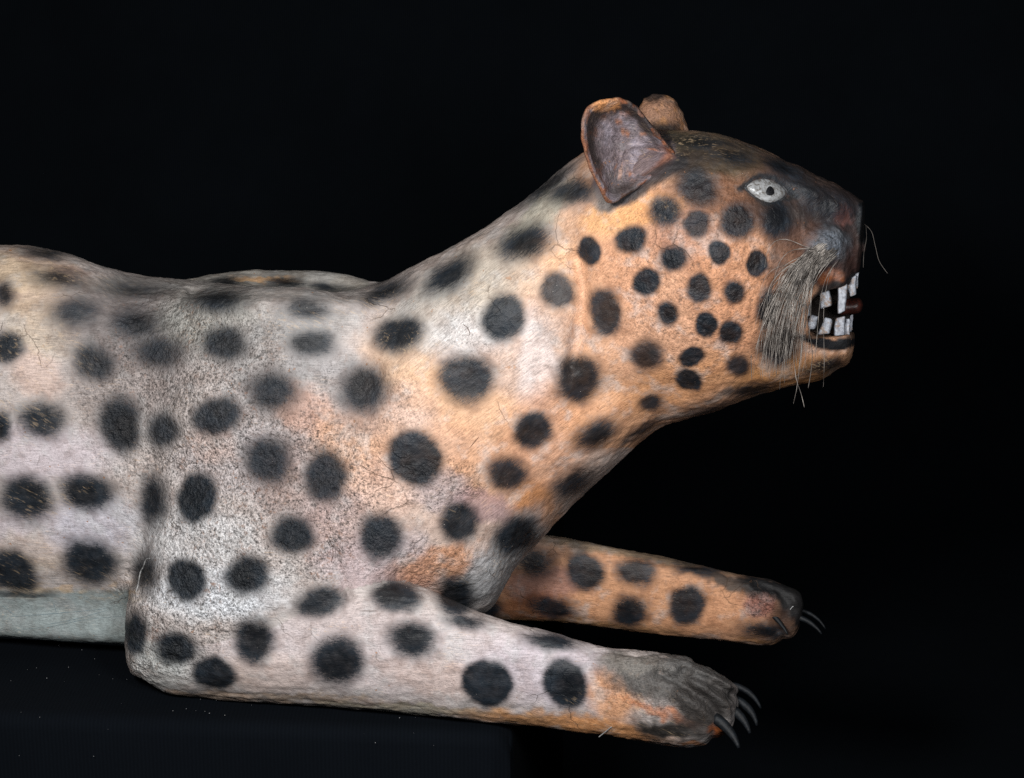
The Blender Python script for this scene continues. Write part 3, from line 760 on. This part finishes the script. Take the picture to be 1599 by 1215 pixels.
# ------------------------------------------------------------------ ears: hollow carved cups
def closed_curve(P, n):
    P = np.array(P, float); m = len(P); t = np.arange(n) / n * m; i = t.astype(int); f = (t - i)[:, None]
    a, b, c, d = P[(i - 1) % m], P[i % m], P[(i + 1) % m], P[(i + 2) % m]
    return 0.5 * ((2 * b) + (-a + c) * f + (2 * a - 5 * b + 4 * c - d) * f ** 2 + (-a + 3 * b - 3 * c + d) * f ** 3)

def make_ear(outer, inner, plane, depth, back, colour, sgn=1):
    n = 120
    O = closed_curve(outer, n); c = O.mean(0); I = c + (O - c) * .915; I = I + .35 * (closed_curve(inner, n) - I)
    w0, gxx, gyy, x0, y0 = plane
    V, K = [], []           # (px,py,w), kind/r
    rr = [0.02, .12, .24, .36, .48, .58, .68, .76, .84, .90, .95, .98]
    def pl(p): return w0 + gxx * (p[:, 0] - x0) + gyy * (p[:, 1] - y0)
    rings = []
    for r in rr:            # hollow
        p = c + (I - c) * r
        d = depth * (1 - r ** 2.4)
        rings.append(np.concatenate([p, (pl(p) + sgn * d)[:, None]], 1)); K.append((0, r))
    for f, dz in ((0.0, 0.0), (.25, -2.2), (.5, -3.0), (.8, -1.8), (1.0, 1.5)):   # lip
        p = I + (O - I) * f
        rings.append(np.concatenate([p, (pl(p) + sgn * dz)[:, None]], 1)); K.append((1, f))
    for r in (.985, .94, .86, .74, .58, .4, .2, .03):   # outside
        p = c + (O - c) * r
        d = 6 + back * (1 - r ** 2) ** .55
        rings.append(np.concatenate([p, (pl(p) + sgn * d)[:, None]], 1)); K.append((2, r))
    R = np.array(rings); m = len(R)
    flat = R.reshape(-1, 3)
    ns = np.stack([flat[:, 0] / 14, flat[:, 1] / 17, flat[:, 2] / 40], -1)
    kind = np.repeat([k[0] for k in K], n); rad = np.repeat([k[1] for k in K], n)
    nz = np.abs(vnoise(ns, 77)) * 8.0 + vnoise(ns * 2.3, 78) * 1.2
    edge = np.where(kind == 0, sstep(1.0, .85, rad), np.where(kind == 1, .25, sstep(1.0, .9, rad)))
    flat = flat.copy(); flat[:, 2] += nz * edge
    fx = 1.6 * vnoise(np.stack([flat[:, 0] / 7, flat[:, 1] / 12, flat[:, 2] / 12], -1), 79)
    flat[:, 0] += 1.3 * fx * (kind > 0); flat[:, 1] += 1.3 * np.roll(fx, 7) * (kind > 0)
    Wv = to_world(flat[:, 0], flat[:, 1], flat[:, 2])
    F = []
    for a in range(m - 1):
        for b in range(n):
            b2 = (b + 1) % n
            q_ = (a * n + b, (a + 1) * n + b, (a + 1) * n + b2, a * n + b2)
            F.append(q_ if sgn > 0 else q_[::-1])
    F.append(tuple(range(n)) if sgn > 0 else tuple(range(n))[::-1])
    F.append(tuple((m - 1) * n + k for k in range(n))[::-1] if sgn > 0 else tuple((m - 1) * n + k for k in range(n)))
    o = mesh_obj('ear', Wv, F, MW, leopard)
    cc = colour(flat, kind, rad)
    give_paint(o.data, cc, .6)
    md = o.modifiers.new('sub', 'SUBSURF'); md.levels = 1; md.render_levels = 1
    return o

def ear_col(flat, kind, rad):
    n = len(flat); c = np.tile(lin((118, 106, 110)), (n, 1))
    nz = fbm(flat / 16, 91, 3); nz2 = fbm(flat / 22, 92, 3); nz3 = fbm(flat / 9, 93, 2)
    def mx(col, a): c[:] = c * (1 - a[:, None]) + lin(col) * a[:, None]
    mx((150, 142, 152), .7 * sstep(.0, .4, nz2))
    mx((164, 108, 76), .8 * sstep(.18, .38, nz) * (flat[:, 0] > 960))
    mx((150, 92, 62), .8 * sstep(1020, 1050, flat[:, 0] + 8 * nz3) * (flat[:, 1] > 225))
    mx((46, 38, 36), .92 * sstep(.70, .86, rad + .08 * nz3) * (kind == 0) * sstep(285, 250, flat[:, 1]) * sstep(1040, 1010, flat[:, 0]))  # dark inner wall: black paint, partly the hollow's shade put into the colour
    mx((96, 62, 46), .7 * sstep(.1, .3, nz) * (kind == 0) * (rad > .7) * (flat[:, 0] < 950))
    mx((52, 46, 44), .85 * (kind == 1) * (flat[:, 1] < 270) * (flat[:, 0] > 935))
    mx((138, 84, 56), .85 * sstep(.05, .25, nz3) * (kind == 1))
    mx((128, 82, 56), .9 * ((kind == 2) | ((kind == 1) & (rad > .4) & (flat[:, 0] < 955))) * 1.0)
    mx((216, 150, 96), .9 * sstep(20, 12, np.hypot((flat[:, 0] - 944) * .7, (flat[:, 1] - 162) * 1.3) + 6 * nz3) * (kind < 2))
    mx((64, 56, 54), .8 * sstep(30, 10, np.hypot((flat[:, 0] - 975), (flat[:, 1] - 302))))
    return c
ew = surf(985, 306)
print('surf near ear', ew, surf(1050, 262), surf(960, 325))
make_ear([(950, 318), (936, 296), (921, 268), (911, 235), (907, 205), (910, 178), (922, 162), (944, 154), (966, 152), (986, 160), (1006, 178), (1024, 202), (1042, 224), (1055, 240), (1054, 252), (1036, 266), (1014, 282), (990, 298), (968, 312)],
         [(956, 305), (946, 285), (933, 258), (924, 230), (921, 205), (924, 185), (936, 172), (952, 166), (968, 164), (984, 171), (1001, 187), (1018, 208), (1034, 226), (1046, 240), (1045, 249), (1030, 260), (1008, 276), (986, 290), (970, 301)],
         (ew - 10, .40, .27, 985, 306), 40, 44, ear_col)
def ear_col2(flat, kind, rad):
    n = len(flat); c = np.tile(lin((168, 128, 104)), (n, 1)); nz = fbm(flat / 18, 95, 3)
    def mx(col, a): c[:] = c * (1 - a[:, None]) + lin(col) * a[:, None]
    mx((190, 136, 88), .7 * sstep(.0, .3, nz))
    mx((40, 38, 40), .9 * sstep(188, 198, flat[:, 1] + 4 * nz) * sstep(1068, 1058, flat[:, 0]))
    mx((44, 40, 40), .9 * sstep(12, 6, np.hypot((flat[:, 0] - 1020) * .5, flat[:, 1] - 150)))
    return c
fe = float(wmid(1037, 205)) + 98
make_ear([(996, 186), (999, 168), (1008, 154), (1024, 147), (1042, 149), (1055, 158), (1064, 172), (1070, 188), (1076, 206), (1076, 226), (1050, 238), (1016, 236), (998, 212)],
         [(1003, 188), (1006, 171), (1013, 160), (1026, 154), (1040, 156), (1050, 163), (1058, 176), (1064, 190), (1068, 206), (1067, 220), (1046, 229), (1018, 228), (1005, 210)],
         (fe, .25, -.15, 1037, 205), 26, 34, ear_col2, sgn=-1)

# ------------------------------------------------------------------ eye
eo = closed_curve([(1163, 291), (1172, 282), (1186, 277), (1201, 278), (1216, 285), (1227, 295), (1230, 303), (1222, 312), (1207, 319), (1191, 317), (1177, 308), (1167, 299)], 48)
ec = eo.mean(0); eo = ec + (eo - ec) * .93
ws = [surf(a, b) for a, b in eo]; wc = surf(*ec)
# one smooth plane under the almond
Am = np.c_[eo[:, 0] - ec[0], eo[:, 1] - ec[1], np.ones(48)]
cf = np.linalg.lstsq(Am, np.array(ws), rcond=None)[0]
ewf = lambda x, y, b: cf[0] * (x - ec[0]) + cf[1] * (y - ec[1]) + min(cf[2], wc + 3) - b + 3.5
V, F = [], []
R_ = [1.0, .97, .9, .78, .6, .4, .2, .03]
B_ = [-3.0, 2.5, 5.6, 8.6, 11.0, 12.6, 13.2, 13.4]
for r, b in zip(R_, B_):
    for p in eo:
        x, y = ec + (p - ec) * r
        V.append(to_world(x, y, ewf(x, y, b)))
for a in range(len(R_) - 1):
    for b in range(48):
        F.append((a * 48 + b, a * 48 + (b + 1) % 48, (a + 1) * 48 + (b + 1) % 48, (a + 1) * 48 + b))
F.append(tuple((len(R_) - 1) * 48 + k for k in range(48)))
eye = mesh_obj('eye', V, F, M_eye, leopard)
V, F = [], []
for k, (r, b) in enumerate([(1, 8.5), (1, 13.2), (.8, 14.0), (.05, 14.2)]):
    for s in range(14):
        th = 2 * math.pi * s / 14
        x = 1202.5 + 6.6 * r * math.cos(th) + 1.0 * math.sin(2 * th); y = 298 + 7.4 * r * math.sin(th)
        V.append(to_world(x, y, ewf(x, y, b)))
for a in range(3):
    for b in range(14):
        F.append((a * 14 + b, a * 14 + (b + 1) % 14, (a + 1) * 14 + (b + 1) % 14, (a + 1) * 14 + b))
F.append(tuple(42 + k for k in range(14)))
mesh_obj('pupil', V, F, M_black, eye)
lid = [to_world(x, y, ewf(x, y, 2.2)) for x, y in [tuple(ec + (p - ec) * 1.05) for p in eo]] 
lv, lf = tube(lid + [lid[0]], [.0013 + .0006 * math.sin(k * .7) for k in range(49)], 6)
mesh_obj('eye_line', lv, lf, M_lid, eye)
tl = [(1228, 302), (1236, 305), (1243, 309)]

# ------------------------------------------------------------------ teeth, tongue
def tooth(c4, qo, th, tilt=0):
    """c4: four corners px (top left, top right, bottom right, bottom left); qo: depth offset from the midplane"""
    V = []
    c4 = np.array(c4, float); cm_ = c4.mean(0); c4 = cm_ + (c4 - cm_) * np.array([1.34 if cm_[0] < 1316 else 1.12, .93]); c4[0, 0] += 1.2 * math.sin(cm_[0]); c4[2, 0] -= 1.6 * math.cos(cm_[0] * 1.3); th = th * 1.45
    mx_, my_ = np.mean(c4, 0)
    wb = float(wmid(mx_, my_)) + qo
    rows = 4
    for side, sc_ in ((-1, .86), (0, 1.0), (1, .86)):
        for r in range(rows + 1):
            f = r / rows
            L = np.array(c4[0]) * (1 - f) + np.array(c4[3]) * f; Rr = np.array(c4[1]) * (1 - f) + np.array(c4[2]) * f
            m = (L + Rr) / 2
            for g in (-1, -.4, .4, 1):
                p = m + (Rr - L) / 2 * g * sc_
                p = p + np.array([0.5 * math.sin(7 * f + g * 3 + mx_), 0.4 * math.sin(5 * g + mx_)])
                V.append(tuple(to_world(p[0], p[1], wb + side * th / 2 + tilt * (g) + .35 * math.sin(9 * f + g * 2 + mx_))))
    F = []
    nr, ncol = rows + 1, 4
    ix = lambda s, r, g: s * nr * ncol + r * ncol + g
    for r in range(rows):
        for g in range(3):
            F.append((ix(0, r, g), ix(0, r + 1, g), ix(0, r + 1, g + 1), ix(0, r, g + 1)))
            F.append((ix(2, r, g), ix(2, r, g + 1), ix(2, r + 1, g + 1), ix(2, r + 1, g)))
        for s in (0, 1):
            F.append((ix(s, r, 0), ix(s + 1, r, 0), ix(s + 1, r + 1, 0), ix(s, r + 1, 0)))
            F.append((ix(s, r, 3), ix(s, r + 1, 3), ix(s + 1, r + 1, 3), ix(s + 1, r, 3)))
    for g in range(3):
        for s in (0, 1):
            F.append((ix(s, 0, g), ix(s, 0, g + 1), ix(s + 1, 0, g + 1), ix(s + 1, 0, g)))
            F.append((ix(s, rows, g), ix(s + 1, rows, g), ix(s + 1, rows, g + 1), ix(s, rows, g + 1)))
    o = mesh_obj('tooth', V, F, M_tooth, leopard)
    bvm = o.modifiers.new('bevel', 'BEVEL'); bvm.width = .0022; bvm.segments = 3; bvm.limit_method = 'ANGLE'
    return o
tooth([(1257, 468), (1265, 466), (1264, 494), (1256, 496)], -88, 10)
tooth([(1281, 455), (1294, 452), (1296, 478), (1283, 484)], -84, 13)
tooth([(1309, 443), (1322, 440), (1320, 487), (1310, 493)], -76, 15)
tooth([(1322, 438), (1337, 428), (1336, 461), (1327, 465)], -50, 15)
tooth([(1334, 428), (1341, 424), (1339, 450), (1336, 453)], -30, 12)
tooth([(1267, 490), (1276, 494), (1271, 515), (1260, 514)], -88, 11)
tooth([(1288, 494), (1298, 498), (1296, 522), (1280, 524)], -82, 13)
tooth([(1307, 496), (1318, 492), (1317, 524), (1304, 526)], -70, 13)
tooth([(1321, 497), (1327, 497), (1326, 523), (1317, 524)], -56, 12)
tooth([(1328, 492), (1332, 490), (1332, 516), (1327, 518)], -34, 10)
tooth([(1326, 496), (1331, 495), (1330, 518), (1325, 520)], 30, 10)

V, F = [], []
nr, nsd = 16, 18
for r in range(nr + 1):
    f = r / nr
    x = 1312 + 36 * f
    rad = 1.0 if f < .7 else math.sqrt(max(1 - ((f - .7) / .3) ** 2, 0.0004))
    cy_ = 481 - 4 * f
    for s in range(nsd):
        th = 2 * math.pi * s / nsd
        yy = cy_ + 13.5 * rad * math.sin(th) - (2.0 * rad if math.sin(th) > 0 and abs(math.cos(th)) < .3 else 0)
        qq = (-10 - 4 * f) + 24 * (1 - .2 * f) * rad * math.cos(th)
        V.append(tuple(to_world(x, yy, float(wmid(x, 490)) + qq)))
for a in range(nr):
    for b in range(nsd):
        b2 = (b + 1) % nsd
        F.append((a * nsd + b, a * nsd + b2, (a + 1) * nsd + b2, (a + 1) * nsd + b))
F.append(tuple(range(nsd))[::-1]); F.append(tuple(nr * nsd + k for k in range(nsd)))
mesh_obj('tongue', V, F, M_tongue, leopard)

# ------------------------------------------------------------------ claws
def claw(p0, p1, p2, r0, w0, w1):
    pts = []; n = 12
    for k in range(n):
        t = k / (n - 1); u = 1 - t
        x = u * u * p0[0] + 2 * u * t * p1[0] + t * t * p2[0]; y = u * u * p0[1] + 2 * u * t * p1[1] + t * t * p2[1]
        pts.append(Vector(to_world(x, y, w0 * u + w1 * t)))
    rad = [r0 / 1000 * (1 - .72 * (k / (n - 1)) ** 2.0) for k in range(n)]
    v, f = tube(pts, rad, 10, .75)
    return mesh_obj('claw', v, f, M_claw, leopard)
wl = float(wmid(1130, 1110)) - 205
claw((1115, 1120), (1143, 1138), (1154, 1168), 8.4, wl - 48, wl - 66)
claw((1134, 1102), (1162, 1116), (1171, 1145), 7.6, wl - 24, wl - 36)
claw((1142, 1090), (1176, 1102), (1182, 1133), 7.0, wl + 2, wl - 8)
claw((1138, 1070), (1174, 1074), (1188, 1106), 5.6, wl + 34, wl + 26)
wf = float(wmid(1240, 965)) + 225
claw((1236, 962), (1266, 966), (1283, 990), 5.0, wf - 26, wf - 40)
claw((1246, 952), (1276, 958), (1289, 982), 3.6, wf + 4, wf - 4)
s_ = surf(1210, 968)
claw((1204, 958), (1220, 972), (1230, 991), 4.4, s_ + 2, s_ - 14)

# ------------------------------------------------------------------ whiskers
def hair_bundle(name, specs, mat, parent, kind=None):
    V, F = [], []
    for pts, r in specs:
        n = len(pts)
        rad = [r / 1000 * (1 - .55 * k / (n - 1)) for k in range(n)]
        v, f = tube([to_world(*p) for p in pts], rad, 3)
        b = len(V); V += v; F += [tuple(i + b for i in ff) for ff in f]
    o = mesh_obj(name, V, F, mat, parent)
    if kind: o['kind'] = kind
    return o
R = random.Random(12)
wcache = {}
def surf_s(x, y):
    k = (int(x // 6), int(y // 6))
    if k not in wcache:
        v = surf(k[0] * 6 + 3, k[1] * 6 + 3, None); wcache[k] = v
    return wcache[k]
specs = []
for cl in range(44):
    a = R.random() ** .85
    row = R.random()
    crx = 1258 + 50 * a + R.gauss(0, 4) + 6 * row; cry = 392 - 18 * math.sin(a * 2.4) + 16 * row + 16 * a * row + R.gauss(0, 2)
    cex = 1190 + 58 * a + R.gauss(0, 15); cey = 546 + R.gauss(0, 22) + 14 * a
    bow = R.gauss(0, 9); lift = R.uniform(4, 34)
    for k in range(R.randint(2, 5)):
        rx = crx + R.gauss(0, 2.5); ry = cry + R.gauss(0, 2)
        ex = cex + R.gauss(0, 8); ey = cey + R.gauss(0, 16)
        if R.random() < .12: ey += R.uniform(10, 50); ex += R.gauss(6, 8)
        if R.random() < .10: ex -= R.uniform(4, 24)
        if R.random() < .22: ey -= R.uniform(20, 80)
        w0 = surf_s(rx, ry) or -250
        if w0 > -120: w0 = -250
        ws_ = surf_s(min(ex, 1240), min(ey, 575)) or -240
        w1 = min(ws_, w0 + 15) - lift - R.uniform(0, 6)
        A = (rx, ry, w0 + 1); B = (rx - (30 - 2 * a) - abs(bow) * .6, ry + 24 + R.gauss(0, 5), w0 - 8 - R.uniform(0, 8))
        C = (ex + 2 + R.gauss(0, 11), ey - 90 + R.gauss(0, 8), w1 - 8); E = (ex, ey, w1)
        pts = bez(A, B, C, E, 13)
        ph, am = R.uniform(0, 6), R.uniform(.2, 2.2)
        pts = [(p[0] + am * math.sin(ph + i * .8) * i / 11, p[1], p[2]) for i, p in enumerate(pts)]
        specs.append((pts, R.uniform(.4, .75)))
hair_bundle('whisker_tuft', specs, M_hair, leopard, 'stuff')
def loose(name, pts, r, mat=None):
    c = catmull(np.array(pts, float), 5 * len(pts))
    v, f = tube([to_world(*p) for p in c], [r / 1000] * len(c), 4)
    return mesh_obj(name, v, f, mat or M_fibre, leopard)
wn = float(wmid(1352, 355)) - 30
M_wh = M_hair
M_wh = M_dark = simple('thin_whisker_hair', lc((104, 98, 92)), lc((70, 64, 60)), 60, .6, .0001)
loose('whisker', [(1350, 350, wn), (1361, 362, wn - 4), (1367, 385, wn - 8), (1373, 408, wn - 10), (1386, 427, wn - 14)], .3, M_wh)
loose('whisker', [(1352, 352, wn), (1353, 372, wn - 4), (1349, 395, wn - 5), (1348, 418, wn - 6)], .25, M_wh)
sw = surf(1250, 560) - 20
loose('whisker', [(1262, 515, sw), (1268, 545, sw - 3), (1267, 575, sw - 5), (1262, 606, sw - 6)], .55, M_wh)
loose('whisker', [(1240, 560, sw), (1243, 590, sw - 3), (1251, 615, sw - 5), (1256, 636, sw - 6)], .4, M_hair)
loose('whisker', [(1186, 470, sw + 4), (1178, 500, sw), (1173, 540, sw - 2), (1174, 592, sw - 2)], .45, M_wh)

# drips, fibres and cracks lying on the surface
def on_surf(name, pts, r, mat, lift=0.0):
    c = catmull(np.array(pts, float), 6 * len(pts)); out = []
    for x, y in c:
        s = surf(x, y, None)
        if s is None: continue
        out.append(to_world(x, y, s - lift))
    rad = [r / 1000 * (.45 + .55 * math.sin(math.pi * (k + .5) / len(out))) for k in range(len(out))]
    v, f = tube(out, rad, 5)
    return mesh_obj(name, v, f, mat, leopard)
on_surf('glue_thread', [(234, 872), (228, 874), (224, 885), (219, 895), (216, 912), (212, 925)], 1.3, M_fibre, 1.0)
for pts in ([(505, 828), (516, 846), (520, 864), (515, 885)], [(722, 506), (730, 512), (734, 522), (728, 524)],
            [(733, 700), (741, 690), (748, 682)], [(560, 954), (590, 954)]):
    on_surf('crack', pts, .7, M_crack, -.35)
M_scr = simple('scratch_mark', lc((104, 120, 128)), lc((130, 140, 140)), 200, .8, .0002, .1)
for pts in ([(0, 964), (60, 960), (120, 955), (176, 949)], [(20, 984), (80, 978), (130, 968), (190, 962)], [(70, 976), (120, 966), (170, 952)], [(0, 942), (12, 952), (24, 962)], [(80, 934), (86, 948), (88, 956)]):
    on_surf('scratch', pts, .8, M_scr, -.35)
loose('fibre', [(935, 1151, surf(940, 1146, -200) - 3), (945, 1143, surf(945, 1143, -200) - 4), (955, 1135, surf(955, 1135, -200) - 2)], .8)
loose('fibre', [(1234, 952, surf(1234, 952, 50) - 2), (1237, 948, surf(1237, 948, 50) - 2), (1239, 947, surf(1239, 948, 50) - 2)], .8)

# ------------------------------------------------------------------ cloth, plinth, backdrop
def cloth_mat(name, c1, c2):
    m, nt, bs = new_mat(name)
    tc = N(nt, 'ShaderNodeTexCoord').outputs['Object']
    wv = N(nt, 'ShaderNodeTexWave', wave_type='BANDS', bands_direction='X'); wv.inputs['Scale'].default_value = 52; wv.inputs['Distortion'].default_value = 1.2
    wv.inputs['Detail'].default_value = 2; wv.inputs['Detail Scale'].default_value = 3
    nt.links.new(tc, wv.inputs['Vector'])
    n = noise_n(nt, tc, 5, 3, .6); fz = noise_n(nt, tc, 600, 2, .6)
    f = math_n(nt, 'ADD', math_n(nt, 'MULTIPLY', wv.outputs[0], .2), math_n(nt, 'ADD', math_n(nt, 'MULTIPLY', n, .5), math_n(nt, 'MULTIPLY', fz, .3)))
    nt.links.new(mix_n(nt, ramp_n(nt, f, .25, .85), c1, c2), bs.inputs['Base Color'])
    bs.inputs['Roughness'].default_value = .95; bs.inputs['Specular IOR Level'].default_value = .05
    b = N(nt, 'ShaderNodeBump'); b.inputs['Strength'].default_value = .5; b.inputs['Distance'].default_value = .001
    nt.links.new(math_n(nt, 'ADD', math_n(nt, 'MULTIPLY', wv.outputs[0], .3), fz), b.inputs['Height']); nt.links.new(b.outputs[0], bs.inputs['Normal'])
    return m
M_cloth = cloth_mat('black_plinth_cloth', (.0021, .0030, .0046), (.0032, .0046, .0069))
M_back = cloth_mat('black_backdrop_cloth', (.0045, .0062, .0085), (.0070, .0095, .0125))

# plinth: cloth drawn over a block, front edge yawed a little, right end at the middle of the picture
def ground_pt(px_, py_):
    d = Vector(to_world(px_, py_, 0)) - camv
    t = -camv.z / d.z
    return camv + d * t
e0, e1 = ground_pt(0, 1116), ground_pt(770, 1146)
dirx = (e1 - e0).normalized(); diry = Vector((-dirx.y, dirx.x, 0))
e0 = e0 - dirx * 1.6
L_ = (e1 - e0).length + .02
prof = [(1.30, 0)] + [(y, 0) for y in np.linspace(1.0, .03, 20)] + [(.018, -.0012), (.008, -.005), (.001, -.013), (0, -.024)] + [(0.0, -z) for z in np.linspace(.05, .80, 24)]
nx_ = 150
V, F = [], []
zt = -0.0012
for i in range(nx_ + 1):
    f = i / nx_; x = L_ * f
    # rounded right corner then the side drop
    for k, (y, z) in enumerate(prof):
        dx = 0.0; dz = 0.0; dyy = 0.0
        end = max(0.0, x - (L_ - .03)) / .03
        dz -= .018 * end ** 2 * (1 if z > -.03 else 0)
        fold = -z * (.020 * math.sin(x * 9 + 1) + .012 * math.sin(x * 23)) if z < -.02 else 0
        dyy += fold + (end ** 2) * .018 * (1 if y < .03 else 0)
        if z < -.03: dyy += -.010 * math.exp(-((x - (L_ - .030)) / .008) ** 2) * min(1, (-z) / .08)
        V.append(tuple(e0 + dirx * (x + dx) + diry * (y + dyy) + Vector((0, 0, zt + z + dz + .0008 * math.sin(x * 31 + y * 17) * (z == 0) * (y > .1) - (.0008 if z == 0 else 0)))))
np_ = len(prof)
for i in range(nx_):
    for k in range(np_ - 1):
        F.append((i * np_ + k, i * np_ + k + 1, (i + 1) * np_ + k + 1, (i + 1) * np_ + k))
# right side wall
b0 = len(V)
base = nx_ * np_
for k, (y, z) in enumerate(prof):
    v = Vector(V[base + k]); V.append(tuple(Vector((v.x + .004, v.y, v.z - .02)) ))
for k, (y, z) in enumerate(prof):
    v = Vector(V[base + k]); V.append((v.x + .006, v.y, -.80))
for k in range(np_ - 1):
    F.append((base + k, base + k + 1, b0 + k + 1, b0 + k)); F.append((b0 + k, b0 + k + 1, b0 + np_ + k + 1, b0 + np_ + k))
pl = root_empty('cloth_covered_plinth', 'low plinth draped in black cloth under the spotted leopard carving', 'plinth', tuple(e0))
pl.location = (0, 0, 0)
mesh_obj('cloth_cover', V, F, M_cloth, pl)

# backdrop: one long cloth that falls behind and runs forward over the studio floor
V, F = [], []
bp = [(3.0, 3.2), (2.98, 2.0), (2.95, 1.0), (2.9, .2), (2.85, -.3), (2.7, -.62), (2.4, -.76), (2.0, -.80), (1.0, -.805), (-1.0, -.805), (-4.5, -.805)]
bp = catmull(bp, 60)
for i in range(121):
    x = -5 + 10 * i / 120
    for y, z in bp:
        fo = .035 * math.sin(x * 3.1 + .8) + .02 * math.sin(x * 7.7) if z > -.5 else 0
        V.append((x, y + fo, z))
for i in range(120):
    for k in range(59):
        F.append((i * 60 + k, i * 60 + k + 1, (i + 1) * 60 + k + 1, (i + 1) * 60 + k))
bd = mesh_obj('backdrop', V, F, M_back); bd['kind'] = 'structure'

# lint on the cloth
V, F = [], []
LN = [(313, 1093), (338, 1094), (327, 1115), (351, 1118), (62, 1120), (146, 1181), (57, 1044), (176, 1061), (92, 1009), (128, 1016), (107, 1043), (320, 1112), (270, 1111), (306, 1111), (198, 1062), (17, 1064), (73, 1060), (148, 1030), (291, 1108), (30, 1180), (624, 1122), (586, 1160)]
for x, y in LN + [(R.uniform(0, 700), R.uniform(1020, 1180)) for _ in range(16)]:
    big_ = (x, y) in LN
    if y > 1116 + x * .04:
        p = ground_pt(x, y) ; d = (p - camv).normalized()
        # front face of the drape
        nrm = -diry; t = ((e1 - camv).dot(nrm)) / d.dot(nrm); p = camv + d * (t - .012)
    else:
        p = ground_pt(x, y) + Vector((0, 0, .0012))
    s = R.uniform(.0006, .0011) if big_ else R.uniform(.0002, .0005)
    b = len(V)
    for dx, dy, dz in ((1, 0, 0), (-1, .2, 0), (0, 1, .1), (0, -1, 0), (.1, 0, 1), (0, .1, -1)):
        V.append((p.x + dx * s * R.uniform(.5, 1.3), p.y + dy * s, p.z + dz * s * R.uniform(.5, 1.2)))
    F += [(b + i, b + j, b + k) for i, j, k in ((0, 2, 4), (2, 1, 4), (1, 3, 4), (3, 0, 4), (2, 0, 5), (1, 2, 5), (3, 1, 5), (0, 3, 5))]
ln = mesh_obj('lint', V, F, M_lint); ln['kind'] = 'stuff'
ln['label'] = 'tiny pale specks of lint scattered on the black cloth'; ln['category'] = 'lint'
